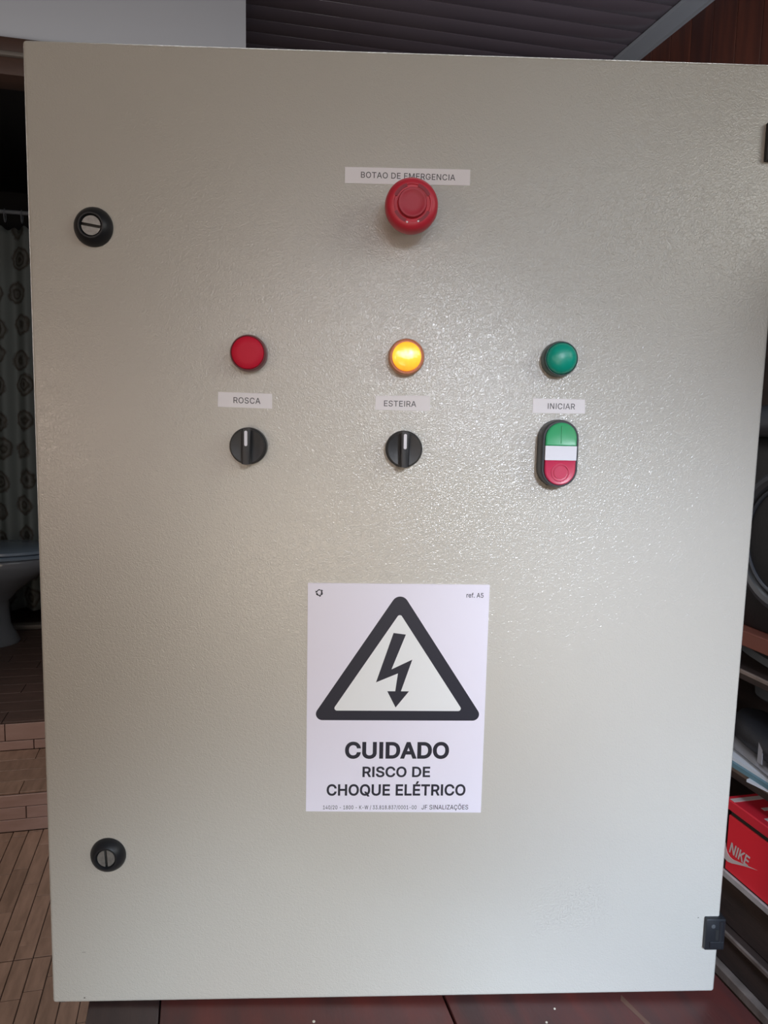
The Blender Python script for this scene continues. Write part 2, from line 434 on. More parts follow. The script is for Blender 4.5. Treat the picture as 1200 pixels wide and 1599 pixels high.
GLYPH_DATA = ''.join('''
{",":[188,[[53,-119,38,-119,48,-56,58,8,68,71,91,71,114,71,137,71,119,8,102,-56,84,-119,69,-119]]],"-":[453,[[263,244,337,244,337,226,337,207,337,188,263,188,188,188,114,188,114,207,114,226,114,244,188,244]]],".":[188,[[108,-4,95,
-4,83,-4,72,0,63,9,54,18,50,28,50,41,50,54,54,65,63,73,72,82,83,87,95,87,108,87,119,82,128,73,137,65,141,54,141,41,141,28,137,18,128,9,119,0]]],"/":[249,[[216,533,235,533,180,330,126,127,71,-76,52,-76,33,-76,14,-76,69,127,124,330,
178,533,197,533]]],"0":[453,[[264,-7,227,-7,189,-7,157,3,130,24,103,45,83,74,69,113,55,152,48,199,48,254,48,309,55,356,69,395,83,434,104,464,130,484,157,505,189,516,227,516,264,516,296,505,323,484,350,464,370,434,384,395,398,356,4
05,309,405,254,405,199,398,152,384,113,370,74,350,45,323,24,297,3],[202,50,227,50,252,50,273,58,290,74,308,90,321,113,330,144,339,174,344,211,344,254,344,297,339,334,330,365,321,395,308,419,290,435,273,451,252,460,227,460,202,460,
180,451,163,435,146,419,132,395,123,365,114,334,109,297,109,254,109,211,114,174,123,144,132,113,146,90,163,74,180,58]]],"1":[453,[[181,0,76,0,76,18,76,36,76,55,181,55,286,55,391,55,391,36,391,18,391,0,286,0],[250,509,276,509,276,3
39,276,170,276,0,255,0,234,0,212,0,212,149,212,299,212,448,211,448,210,448,209,448,168,418,127,388,86,358,86,381,86,404,86,427,123,454,161,481,198,509,224,509]]],"2":[453,[[172,0,64,0,64,16,64,32,64,47,121,108,177,168,234,229,254,
249,270,267,282,282,295,298,304,313,311,327,317,341,320,356,320,371,320,390,316,405,308,419,299,432,288,442,273,449,259,456,242,460,224,460,204,460,187,456,172,447,158,439,147,428,139,413,131,399,127,382,127,362,107,362,86,362,66,
362,66,392,72,419,86,442,100,465,119,483,143,496,167,509,194,516,225,516,255,516,282,509,306,497,329,484,348,467,361,445,374,424,381,399,381,372,381,354,378,335,371,318,364,300,353,280,336,259,319,237,296,211,267,180,229,140,191,1
00,153,60,153,59,153,58,153,57,231,57,310,57,389,57,389,38,389,19,389,0,281,0]]],"3":[453,[[252,-7,218,-7,187,-7,158,-1,133,10,107,21,86,37,70,57,54,78,46,103,44,132,66,132,87,132,109,132,111,114,117,99,126,87,136,75,149,65,165,59
,181,53,199,50,219,50,239,50,258,53,275,61,292,68,305,79,315,93,324,107,329,124,329,145,329,163,325,181,316,196,307,212,293,224,275,234,256,243,231,248,201,248,186,248,172,248,157,248,157,265,157,282,157,299,200,349,244,399,288,44
8,288,450,288,451,288,452,215,452,142,452,70,452,70,471,70,490,70,509,171,509,272,509,372,509,372,493,372,477,372,461,319,400,265,339,211,278,211,282,211,285,211,289,249,293,281,288,308,276,335,263,356,246,371,222,386,199,393,173,
393,145,393,115,385,89,370,66,355,43,335,25,309,12,282,0]]],"4":[453,[[164,105,40,105,40,123,40,141,40,158,109,275,178,392,247,509,268,509,289,509,311,509,243,394,176,280,109,166,109,165,109,164,109,163,210,163,312,163,413,163,413
,144,413,125,413,105,289,105],[302,0,282,0,282,40,282,81,282,121,282,130,282,138,282,146,282,203,282,260,282,318,302,318,322,318,343,318,343,212,343,106,343,0,322,0]]],"5":[453,[[254,-7,221,-7,191,-7,164,-1,140,11,116,23,97,39,83,
60,69,81,61,104,60,130,81,130,101,130,122,130,124,115,129,101,138,89,147,77,159,67,173,60,188,53,204,50,221,50,242,50,260,55,276,64,292,74,305,87,314,104,323,121,328,141,328,162,328,184,323,204,314,221,304,238,291,252,275,262,258,
272,239,277,218,277,201,277,184,274,167,268,151,263,138,255,128,246,108,248,88,250,67,253,77,338,86,423,96,509,186,509,276,509,366,509,366,490,366,471,366,452,294,452,222,452,151,452,145,402,139,352,134,301,135,301,135,301,136,301
,147,311,161,319,178,325,194,331,211,334,229,334,253,334,274,329,294,321,313,313,331,301,345,285,359,270,371,252,379,231,387,210,391,188,391,163,391,130,384,101,369,76,354,50,334,30,309,15,283,1]]],"6":[453,[[258,-7,226,-7,195,-7,
167,0,142,15,118,29,98,49,84,74,71,100,64,129,64,162,64,186,69,212,80,239,91,266,110,300,137,340,176,396,214,453,252,509,276,509,299,509,322,509,265,426,208,344,151,261,149,261,147,261,145,261,150,271,157,280,165,288,174,296,184,3
02,196,307,207,312,221,314,235,314,266,314,293,308,316,295,339,282,357,263,370,240,382,216,389,189,389,157,389,125,382,97,368,73,354,48,334,28,310,14,286,0],[207,48,226,48,246,48,264,53,279,63,294,72,306,85,314,101,323,118,327,136
,327,157,327,178,323,197,314,213,306,230,294,242,279,251,264,261,246,265,226,265,207,265,189,261,174,252,159,243,147,230,138,214,129,198,125,179,125,158,125,137,129,118,138,102,147,85,159,72,174,63,189,53]]],"7":[453,[[120,0,97,0,
172,149,248,299,323,448,323,450,323,451,323,452,236,452,149,452,62,452,62,471,62,490,62,509,172,509,281,509,391,509,391,489,391,469,391,449,315,299,240,150,165,0,142,0]]],"8":[453,[[260,-7,226,-7,192,-7,162,-1,136,11,109,24,89,40,
74,62,59,83,52,108,52,135,52,157,56,177,65,195,74,213,86,229,101,241,116,253,133,261,153,265,153,265,153,266,153,267,128,273,108,287,93,308,78,329,70,353,70,380,70,406,77,429,90,450,104,470,122,486,146,498,169,510,196,516,226,516,
256,516,283,510,306,498,329,486,348,470,361,450,375,429,382,406,382,380,382,353,374,329,359,308,344,287,325,273,300,267,300,266,300,265,300,265,319,261,336,253,351,241,366,229,378,213,387,195,396,177,401,157,401,135,401,108,393,83
,378,62,364,40,343,24,317,11,291,-1],[204,49,226,49,249,49,268,53,285,60,301,68,314,78,323,91,332,105,337,121,337,139,337,158,332,174,322,189,313,203,300,214,283,223,266,231,247,235,226,235,205,235,186,231,169,223,152,214,139,203,
130,189,120,174,115,158,115,139,115,121,120,105,129,91,138,78,151,68,167,60,184,53],[208,290,226,290,244,290,260,293,274,300,288,307,299,318,307,330,315,343,319,358,319,376,319,393,315,407,308,420,300,433,289,443,275,449,261,456,2
45,460,226,460,208,460,191,456,177,449,163,443,152,433,145,420,137,407,133,393,133,376,133,358,137,343,145,330,152,318,163,307,178,300,192,293]]],"9":[453,[[195,516,226,516,258,516,286,508,310,494,335,480,354,460,368,434,382,409,3
89,380,389,347,389,323,383,297,373,270,362,243,343,209,315,168,277,112,239,56,200,0,177,0,154,0,130,0,187,83,244,165,301,248,303,248,305,248,307,248,303,238,296,229,287,221,279,213,269,207,257,202,245,197,232,195,218,195,187,195,1
60,201,137,214,114,227,96,245,83,269,70,292,64,320,64,352,64,384,71,412,85,436,99,461,118,480,143,494,167,508],[246,460,226,460,207,460,189,456,174,446,159,437,147,424,138,407,130,391,125,372,125,352,125,330,130,312,138,295,147,27
9,159,266,174,257,189,248,207,243,226,243,246,243,263,248,279,257,294,266,306,279,314,295,323,311,327,330,327,350,327,372,323,391,314,407,306,424,294,437,279,446,264,456]]],"A":[480,[[39,0,16,0,78,170,140,339,201,509,226,509,251,5
09,276,509,338,339,401,170,463,0,440,0,418,0,395,0,359,101,323,202,287,302,281,321,273,344,264,372,255,400,245,435,232,478,236,478,241,478,245,478,233,435,222,399,213,371,204,343,196,320,191,302,155,202,120,101,85,0,62,0],[197,142
,110,142,110,161,110,180,110,199,197,199,283,199,370,199,370,180,370,161,370,142,283,142]]],"B":[456,[[122,0,60,0,60,170,60,339,60,509,120,509,181,509,241,509,276,509,306,503,329,491,352,479,369,462,381,442,392,422,398,399,398,374
,398,352,394,334,387,320,379,306,369,294,356,286,344,277,330,271,315,267,315,265,315,264,315,262,331,261,347,255,363,245,379,235,392,221,402,203,413,185,418,163,418,136,418,111,412,87,400,67,388,46,370,30,344,18,319,6,287,0,247,0,
184,0],[125,115,125,57,165,57,205,57,245,57,284,57,313,65,330,80,347,95,355,114,355,137,355,154,351,170,342,184,334,198,321,209,306,218,290,227,271,231,248,231,207,231,166,231,125,231,125,173],[125,341,125,285,162,285,200,285,238,
285,257,285,273,289,288,296,303,303,315,313,323,326,332,339,336,355,336,372,336,395,328,414,313,429,297,444,273,452,240,452,202,452,163,452,125,452,125,396]]],"C":[510,[[293,-7,267,-7,223,-7,184,4,150,25,116,46,89,76,70,115,50,154
,40,201,40,254,40,308,50,354,70,393,89,432,116,462,150,484,184,505,223,516,267,516,293,516,317,512,340,504,363,497,384,486,402,471,420,457,436,439,448,418,460,398,468,374,473,348,451,348,430,348,408,348,404,366,398,381,389,395,381
,408,370,419,357,428,345,438,331,444,315,449,300,454,284,456,267,456,236,456,208,448,184,432,159,417,139,394,125,364,111,334,103,297,103,254,103,211,111,175,125,145,140,115,159,92,184,76,209,61,236,53,267,53,284,53,300,55,315,60,3
31,65,345,71,357,81,370,90,381,101,389,114,398,128,404,143,408,160,430,160,451,160,473,160,469,135,460,111,448,91,436,70,421,52,402,38,384,23,363,12,341,5,318,-3]]],"D":[502,[[271,0,219,0,178,0,137,0,96,0,96,19,96,38,96,57,136,57,
175,57,215,57,256,57,291,65,318,81,345,97,366,119,379,149,392,179,399,214,399,255,399,296,392,331,379,361,366,390,346,412,320,428,293,444,260,452,221,452,178,452,136,452,93,452,93,471,93,490,93,509,137,509,181,509,225,509,275,509,
317,499,353,478,388,458,415,429,433,391,452,353,462,308,462,255,462,202,452,157,433,119,414,81,387,51,351,31,314,10],[103,509,125,509,125,339,125,170,125,0,103,0,82,0,60,0,60,170,60,339,60,509,82,509]]],"E":[419,[[165,0,60,0,60,17
0,60,339,60,509,164,509,268,509,372,509,372,490,372,471,372,452,290,452,207,452,125,452,125,396,125,341,125,286,202,286,278,286,355,286,355,267,355,248,355,229,278,229,202,229,125,229,125,172,125,114,125,57,208,57,292,57,375,57,37
5,38,375,19,375,0,270,0]]],"F":[410,[[82,0,60,0,60,170,60,339,60,509,163,509,266,509,369,509,369,490,369,471,369,452,288,452,206,452,125,452,125,394,125,336,125,278,198,278,272,278,346,278,346,259,346,240,346,221,272,221,198,221,1
25,221,125,147,125,74,125,0,103,0]]],"G":[520,[[309,-7,269,-7,223,-7,184,4,149,25,115,46,88,77,69,116,50,155,40,201,40,254,40,308,50,354,69,393,88,432,115,462,149,484,183,505,221,516,265,516,292,516,317,512,340,504,364,496,385,484
,403,469,422,454,437,437,449,416,461,396,470,373,474,349,452,349,430,349,408,349,403,365,396,380,387,393,379,406,368,417,356,427,344,436,330,444,315,448,300,453,283,456,265,456,235,456,208,448,183,432,159,417,139,394,125,364,111,3
34,103,297,103,254,103,211,111,175,125,145,140,115,159,92,184,76,209,61,237,53,269,53,297,53,323,59,345,71,367,83,384,101,396,123,409,146,415,172,415,202,421,201,428,200,434,199,384,199,333,199,283,199,283,218,283,237,283,256,348,
256,413,256,478,256,478,237,478,219,478,200,478,158,469,122,451,91,433,60,408,36,377,19,345,2]]],"H":[517,[[82,0,60,0,60,170,60,339,60,509,82,509,103,509,125,509,125,435,125,362,125,289,214,289,303,289,392,289,392,362,392,435,392,
509,414,509,435,509,457,509,457,339,457,170,457,0,435,0,414,0,392,0,392,77,392,155,392,232,303,232,214,232,125,232,125,155,125,77,125,0,103,0]]],"I":[205,[[92,0,70,0,70,170,70,339,70,509,92,509,113,509,135,509,135,339,135,170,135,
0,113,0]]],"J":[396,[[230,-7,185,-7,140,-7,104,6,75,33,47,59,33,97,33,145,33,155,33,164,33,173,55,173,76,173,98,173,98,164,98,155,98,145,98,114,106,91,122,74,137,58,159,50,185,50,211,50,232,58,248,74,264,91,272,114,272,145,272,267
,272,388,272,509,293,509,315,509,336,509,336,388,336,267,336,145,336,97,322,59,294,33,266,6]]],"K":[467,[[146,189,104,145,104,169,104,193,104,216,116,232,128,247,139,261,151,275,162,290,174,303,187,317,199,331,212,344,262,399,313,
454,364,509,392,509,420,509,448,509,376,431,304,353,231,276,230,276,229,276,228,276,187,233],[82,0,60,0,60,170,60,339,60,509,82,509,103,509,125,509,125,451,125,392,125,334,124,298,124,261,124,225,124,214,124,204,125,193,125,129,12
5,64,125,0,103,0],[398,0,372,0,311,86,249,173,188,259,201,276,215,293,228,309,302,206,375,103,449,0,423,0]]],"L":[393,[[160,0,60,0,60,170,60,339,60,509,82,509,103,509,125,509,125,358,125,208,125,57,203,57,282,57,361,57,361,38,361,
19,361,0,261,0]]],"M":[628,[[81,0,60,0,60,170,60,339,60,509,91,509,121,509,152,509,193,402,235,294,277,187,280,180,284,170,287,159,291,148,295,136,299,123,303,110,307,97,311,84,315,71,319,59,322,49,317,49,312,49,307,49,310,59,314,
70,318,83,322,95,326,108,330,121,334,134,338,147,342,158,346,170,349,179,352,187,394,294,435,402,476,509,507,509,537,509,568,509,568,339,568,170,568,0,547,0,525,0,504,0,504,97,504,194,504,291,504,302,504,314,504,327,505,340,505,35
4,505,369,505,383,506,398,506,413,506,428,507,443,507,457,509,457,511,457,513,457,508,441,503,426,498,409,492,393,487,378,482,363,477,348,472,334,467,322,463,309,459,299,456,291,418,194,380,97,342,0,323,0,305,0,286,0,248,97,209,19
4,170,291,167,299,163,309,159,321,155,333,150,346,145,361,140,376,135,391,129,408,124,424,118,441,112,457,114,457,117,457,119,457,119,444,120,431,120,416,120,401,121,387,121,372,121,357,121,342,122,328,122,315,122,302,122,291,122,
194,122,97,122,0,101,0]]],"N":[523,[[82,0,60,0,60,170,60,339,60,509,85,509,111,509,136,509,205,400,274,291,343,183,349,174,355,164,363,151,370,138,379,123,388,107,396,90,405,73,414,55,411,55,408,54,405,54,403,72,401,90,401,108,400
,126,399,142,399,157,399,172,399,185,399,195,399,300,399,404,399,509,420,509,442,509,463,509,463,339,463,170,463,0,438,0,412,0,387,0,325,97,264,193,202,290,194,303,186,316,177,331,169,345,159,362,148,381,137,400,123,424,108,452,11
1,453,115,453,119,454,120,428,121,405,122,384,123,362,124,344,124,328,125,312,125,300,125,291,125,194,125,97,125,0,103,0]]],"O":[533,[[311,-7,267,-7,223,-7,184,4,150,25,116,46,90,76,70,115,50,154,40,201,40,254,40,308,50,354,70,393
,90,432,116,462,150,484,184,505,223,516,267,516,311,516,350,505,384,484,418,462,444,432,464,393,483,354,493,308,493,254,493,201,483,154,464,115,444,76,418,46,384,25,350,4],[236,53,267,53,297,53,325,61,349,76,374,91,394,114,408,144
,423,174,430,211,430,254,430,298,423,335,408,365,394,395,374,417,349,433,325,448,297,456,267,456,236,456,209,448,184,433,159,417,140,394,125,364,111,334,103,297,103,254,103,211,111,174,125,144,140,114,159,92,184,76,209,61]]],"Q":[
533,[[274,121,245,159,268,159,290,159,313,159,332,134,351,109,369,85,374,78,379,71,384,65,412,27,440,-10,468,-48,446,-48,423,-48,401,-48,382,-23,364,2,346,27,341,33,336,39,331,46,302,84],[311,-7,267,-7,223,-7,184,4,150,25,116,46,9
0,76,70,115,50,154,40,201,40,254,40,308,50,354,70,393,90,432,116,462,150,484,184,505,223,516,267,516,311,516,350,505,384,484,418,462,444,432,464,393,483,354,493,308,493,254,493,201,483,154,464,115,444,76,418,46,384,25,350,4],[236,
53,267,53,297,53,325,61,349,76,374,91,394,114,408,144,423,174,430,211,430,254,430,298,423,335,408,365,394,395,374,417,349,433,325,448,297,456,267,456,236,456,209,448,184,433,159,417,140,394,125,364,111,334,103,297,103,254,103,211,
111,174,125,144,140,114,159,92,184,76,209,61]]],"R":[449,[[82,0,60,0,60,170,60,339,60,509,119,509,177,509,236,509,275,509,307,502,333,489,359,475,378,457,390,433,403,410,409,382,409,352,409,321,403,295,390,271,378,248,359,230,333,
217,307,204,275,198,236,198,189,198,143,198,96,198,96,217,96,236,96,255,142,255,188,255,234,255,260,255,281,259,298,267,314,275,326,286,334,300,341,315,345,332,345,352,345,372,341,390,334,405,326,420,314,431,298,440,281,448,259,45
2,233,452,197,452,161,452,125,452,125,301,125,151,125,0,103,0],[378,0,353,0,312,76,271,153,230,229,254,229,279,229,303,229,344,153,386,76,428,0,403,0]]],"S":[447,[[263,-9,224,-9,187,-9,155,-3,128,9,100,21,79,38,64,60,49,82,40,107,
38,137,60,137,82,137,104,137,106,117,112,101,123,88,134,75,149,65,166,59,184,52,203,49,224,49,247,49,268,53,286,60,304,68,319,78,329,92,340,105,346,121,346,139,346,155,341,169,332,179,323,189,311,198,296,205,281,211,264,217,245,22
2,224,228,204,234,184,239,142,251,109,268,86,289,63,311,52,339,52,372,52,401,60,426,75,448,90,469,111,486,138,498,164,510,194,516,227,516,261,516,290,510,316,498,342,486,362,469,377,449,392,428,400,404,401,378,380,378,358,378,337,
378,335,403,323,423,302,437,281,451,256,459,225,459,203,459,184,455,167,448,151,441,138,431,129,418,120,406,115,391,115,376,115,358,120,344,131,334,142,323,154,314,169,308,184,302,199,297,212,293,230,289,247,284,264,279,279,275,29
5,270,312,264,328,257,344,248,359,238,373,227,385,214,395,198,404,181,408,162,408,139,408,111,401,86,386,64,372,41,351,24,323,11,296,-2]]],"T":[449,[[85,452,32,452,32,471,32,490,32,509,160,509,288,509,417,509,417,490,417,471,417,4
52,363,452,310,452,257,452,257,301,257,151,257,0,235,0,214,0,193,0,193,151,193,301,193,452,139,452]]],"U":[517,[[299,-8,259,-8,219,-8,184,0,154,15,124,31,101,53,85,80,68,107,60,138,60,173,60,285,60,397,60,509,81,509,103,509,124,50
9,124,399,124,288,124,178,124,154,130,132,141,113,152,94,167,79,187,68,207,57,231,52,259,52,287,52,311,57,331,68,351,79,366,94,377,113,387,132,393,154,393,178,393,288,393,399,393,509,414,509,436,509,457,509,457,397,457,285,457,173
,457,138,449,107,433,80,416,53,393,31,363,15,334,0]]],"W":[686,[[180,0,155,0,109,170,63,339,16,509,38,509,60,509,82,509,109,404,136,300,163,196,168,179,172,163,175,145,179,128,183,111,187,94,190,76,194,58,197,40,194,40,192,40,189,
40,193,58,196,76,200,94,203,111,207,128,211,145,215,163,220,179,224,196,251,300,279,404,306,509,331,509,355,509,380,509,407,404,434,300,462,196,466,179,470,163,474,145,478,128,482,111,486,94,490,76,494,58,497,40,494,40,491,40,488,
40,492,58,495,76,499,94,502,111,506,128,510,145,515,163,519,179,523,196,550,300,576,404,603,509,625,509,647,509,670,509,623,339,577,170,530,0,505,0,480,0,455,0,426,108,397,215,368,323,362,344,357,367,351,391,346,416,341,444,336,47
5,341,475,345,475,350,475,345,445,340,419,335,395,330,371,324,347,318,323,289,215,260,108,230,0,205,0]]],"Z":[438,[[161,0,42,0,42,15,42,31,42,46,119,159,196,272,273,385,284,400,295,415,306,431,318,446,329,461,341,476,343,469,346,4
61,348,454,327,453,306,453,285,452,264,452,244,452,223,452,162,452,101,452,40,452,40,471,40,490,40,509,159,509,278,509,397,509,397,493,397,477,397,462,321,351,245,240,169,129,158,113,146,97,134,81,122,65,110,49,97,33,95,40,93,47,9
0,54,111,55,132,56,152,57,173,57,193,57,214,57,276,57,338,57,399,57,399,38,399,19,399,0,280,0]]],"e":[404,[[238,-8,212,-8,175,-8,143,0,117,16,90,33,70,56,56,85,41,114,34,148,34,187,34,226,41,260,55,290,69,319,89,343,115,359,141,37
6,171,384,205,384,226,384,246,381,266,374,285,367,303,356,319,341,335,326,348,306,357,282,366,258,371,228,371,194,371,186,371,178,371,169,272,169,174,169,75,169,75,187,75,204,75,221,163,221,250,221,338,221,329,215,319,208,310,202,
310,227,306,249,298,269,290,288,278,303,263,314,247,325,228,330,205,330,182,330,163,325,146,313,130,302,118,288,109,270,100,251,96,232,96,211,96,200,96,189,96,178,96,150,101,126,110,106,120,87,134,72,151,61,168,51,189,46,212,46,22
8,46,241,48,254,53,266,57,277,64,285,73,294,82,301,93,306,105,325,101,345,96,365,91,359,71,349,54,335,39,321,24,303,13,283,4,262,-4]]],"f":[254,[[154,379,228,379,228,362,228,344,228,327,154,327,80,327,6,327,6,344,6,362,6,379,80,37
9],[101,0,81,0,81,144,81,288,81,432,81,453,86,471,96,486,106,500,119,511,135,519,152,526,169,530,187,530,201,530,213,529,222,527,232,525,238,523,243,521,238,503,233,486,227,468,224,470,220,471,215,472,210,473,203,474,195,474,176,4
74,163,469,154,460,146,451,142,437,142,419,142,279,142,140,142,0,121,0]]],"r":[259,[[73,0,53,0,53,126,53,253,53,379,72,379,92,379,112,379,112,360,112,340,112,321,113,321,114,321,115,321,122,340,135,355,152,367,170,379,190,385,213,
385,218,385,223,385,229,384,235,384,240,384,243,384,243,363,243,343,243,322,242,323,237,323,230,324,223,325,215,326,207,326,189,326,173,322,159,315,145,307,134,297,126,284,118,270,114,255,114,237,114,158,114,79,114,0,93,0]]],"Ã":[
480,[[39,0,16,0,78,170,140,339,201,509,226,509,251,509,276,509,338,339,401,170,463,0,440,0,418,0,395,0,359,101,323,202,287,302,281,321,273,344,264,372,255,400,245,435,232,478,236,478,241,478,245,478,233,435,222,399,213,371,204,343
,196,320,191,302,155,202,120,101,85,0,62,0],[197,142,110,142,110,161,110,180,110,199,197,199,283,199,370,199,370,180,370,161,370,142,283,142],[301,576,284,576,276,576,268,577,260,580,252,583,244,586,237,590,230,594,223,597,217,600
,211,603,206,604,201,604,196,604,191,601,188,595,185,590,184,584,183,577,169,577,155,577,141,577,141,597,146,614,155,628,164,641,177,648,196,648,205,648,213,646,220,643,228,641,235,637,241,633,248,629,254,626,260,623,266,620,272,6
19,278,619,284,619,288,621,291,625,294,630,296,637,297,646,311,646,325,646,339,646,338,625,333,608,324,595,314,582]]],"Ç":[510,[[293,-7,267,-7,223,-7,184,4,150,25,116,46,89,76,70,115,50,154,40,201,40,254,40,308,50,354,70,393,89,43
2,116,462,150,484,184,505,223,516,267,516,293,516,317,512,340,504,363,497,384,486,402,471,420,457,436,439,448,418,460,398,468,374,473,348,451,348,430,348,408,348,404,366,398,381,389,395,381,408,370,419,357,428,345,438,331,444,315,
449,300,454,284,456,267,456,236,456,208,448,184,432,159,417,139,394,125,364,111,334,103,297,103,254,103,211,111,175,125,145,140,115,159,92,184,76,209,61,236,53,267,53,284,53,300,55,315,60,331,65,345,71,357,81,370,90,381,101,389,11
4,398,128,404,143,408,160,430,160,451,160,473,160,469,135,460,111,448,91,436,70,421,52,402,38,384,23,363,12,341,5,318,-3],[242,-146,228,-146,228,-134,228,-122,228,-110,241,-110,255,-110,268,-110,281,-110,290,-109,294,-105,299,-102
,302,-96,302,-88,302,-80,299,-74,294,-71,290,-67,281,-66,268,-66,259,-66,250,-66,240,-66,244,-39,247,-13,251,13,261,13,272,13,283,13,283,8,283,2,283,-3,283,-13,283,-23,283,-33,305,-34,321,-39,332,-47,342,-56,348,-70,348,-88,348,-1
08,341,-123,328,-132,315,-141,296,-146,269,-146,255,-146]]],"É":[419,[[165,0,60,0,60,170,60,339,60,509,164,509,268,509,372,509,372,490,372,471,372,452,290,452,207,452,125,452,125,396,125,341,125,286,202,286,278,286,355,286,355,267
,355,248,355,229,278,229,202,229,125,229,125,172,125,114,125,57,208,57,292,57,375,57,375,38,375,19,375,0,270,0],[208,558,191,558,207,592,223,625,239,659,261,659,284,659,307,659,285,625,263,592,241,558,224,558]]],"Õ":[533,[[311,-7,
267,-7,223,-7,184,4,150,25,116,46,90,76,70,115,50,154,40,201,40,254,40,308,50,354,70,393,90,432,116,462,150,484,184,505,223,516,267,516,311,516,350,505,384,484,418,462,444,432,464,393,483,354,493,308,493,254,493,201,483,154,464,11
5,444,76,418,46,384,25,350,4],[236,53,267,53,297,53,325,61,349,76,374,91,394,114,408,144,423,174,430,211,430,254,430,298,423,335,408,365,394,395,374,417,349,433,325,448,297,456,267,456,236,456,209,448,184,433,159,417,140,394,125,3
64,111,334,103,297,103,254,103,211,111,174,125,144,140,114,159,92,184,76,209,61],[329,576,312,576,303,576,295,577,287,580,279,583,271,586,264,590,257,594,250,597,244,600,238,603,233,604,229,604,223,604,218,601,216,595,213,590,211,
584,211,577,196,577,182,577,168,577,169,597,173,614,182,628,191,641,205,648,223,648,232,648,240,646,248,643,255,641,262,637,269,633,275,629,282,626,288,623,294,620,300,619,305,619,311,619,315,621,318,625,321,630,323,637,324,646,33
8,646,352,646,366,646,365,625,360,608,351,595,342,582]]]}
'''.split('\n'))
# ================================================================== THE SETTING
# ---- floor: slab with inlaid strips
bm = NB(); box(bm, -2.2, 1.86, -3.0, 2.405, -0.10, -0.004)
floor = single('floor', bm, 'floor_grout', None, None, (0, 0, 0), kind='structure')
SW = 0.0425; U0 = -0.389
strip_cache = {}
def strip_mesh(w, l, h, m, name):
    key = (round(w, 4), round(l, 4), round(h, 4), m)
    if key not in strip_cache:
        b = NB(); box(b, 0, w, 0, l, 0, h, bev=0.0008, seg=1)
        strip_cache[key] = finish(b, name, m)
    return strip_cache[key]
stuff = NB()
stag = [0.09, 0.17, 0.05, 0.13, 0.19, 0.07, 0.15, 0.11]
for k in range(-42, 53):
    u = U0 + k * SW
    if u + SW > 1.72: continue
    for t in range(-3, 4):
        v0 = 1.805 + t * 0.6 - 0.6
        if v0 > 2.39: continue
        s = stag[(k * 3 + t * 5) % 8]
        cuts = [0.0, s, s + 0.2, s + 0.4, 0.6]
        for a, b_ in zip(cuts[:-1], cuts[1:]):
            va = v0 + a; vb = v0 + b_
            if va < -1.8 or vb - va < 0.01: continue
            near = (-17 <= k <= 1 and va > 1.15)
            g = 0.0022; ge = 0.0018
            if near:
                piece('floor_strip', strip_mesh(SW - g, round(vb - va - ge, 4), 0.008, 'floor_wood', 'floor_strip'), floor, (u + g / 2, va + (0.002 if a == 0 else 0), -0.008))
            elif va > 0.2 and -1.2 < u < 1.7:
                box(stuff, u + g / 2, u + SW - g / 2, va + ge, vb, -0.008, 0.0)
so = part(type('R', (), {'o': floor, 'base': Vector((0, 0, 0))})(), 'floor_strip_field', stuff, 'floor_wood', smooth=False)
so['kind'] = 'stuff'
# ---- the step up to the bathroom
bm = NB(); box(bm, -1.6, 1.86, 2.409, 2.731, -0.10, 0.116)
step = single('floor_step', bm, 'floor_grout', None, None, (0, 2.4, 0), kind='structure')
step['kind'] = 'structure'
def course_row(parent, name, u0, u1, v, z0, z1, L, off, m='floor_wood', thick=0.006):
    u = u0 - off
    while u < u1:
        a = max(u, u0); b_ = min(u + L, u1)
        if b_ - a > 0.015:
            key = ('r', round(b_ - a, 4), round(z1 - z0, 4), m, thick)
            if key not in strip_cache:
                bb = NB(); box(bb, 0, b_ - a - 0.003, 0, thick, 0, z1 - z0 - 0.002, bev=0.0008, seg=1)
                strip_cache[key] = finish(bb, name, m)
            piece(name, strip_cache[key], parent, (a + 0.0015, v, z0 + 0.001))
        u += L
# riser of three rows, then tread of strips laid along the step
for z0, off in ((0.0, 0.10), (0.039, 0.012), (0.078, 0.10)):
    course_row(step, 'riser_strip', -1.4, -0.1, 2.405, z0, z0 + 0.039, 0.178, off, 'riser_tile_lit')
def tread_row(parent, name, u0, u1, v0, v1, z, L, off, m='floor_wood'):
    u = u0 - off
    while u < u1:
        a = max(u, u0); b_ = min(u + L, u1)
        if b_ - a > 0.015:
            key = ('t', round(b_ - a, 4), round(v1 - v0, 4), m)
            if key not in strip_cache:
                bb = NB(); box(bb, 0, b_ - a - 0.002, 0, v1 - v0 - 0.002, 0, 0.006, bev=0.0008, seg=1)
                strip_cache[key] = finish(bb, name, m)
            piece(name, strip_cache[key], parent, (a, v0, z - 0.006))
        u += L
for i in range(4):
    tread_row(step, 'tread_strip', -1.4, -0.1, 2.413 + i * 0.0795, 2.413 + (i + 1) * 0.0795, 0.122, 0.31, 0.07 + 0.11 * (i % 3))
# ---- bathroom floor (raised), with its own riser
bm = NB(); box(bm, -1.6, 0.04, 2.737, 4.9, -0.10, 0.214)
bfl = single('floor_bathroom', bm, 'floor_grout', None, None, (0, 2.74, 0.0), kind='structure')
for z0, off, h in ((0.122, 0.06, 0.033), (0.156, 0.15, 0.060)):
    course_row(bfl, 'riser_strip', -1.4, -0.2, 2.731, z0, z0 + h, 0.30, off, 'riser_tile_lit')
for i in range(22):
    tread_row(bfl, 'floor_strip', -1.5, 0.0, 2.742 + i * 0.0975, 2.742 + (i + 1) * 0.0975, 0.220, 0.42, 0.13 * (i % 3), 'bath_tile')

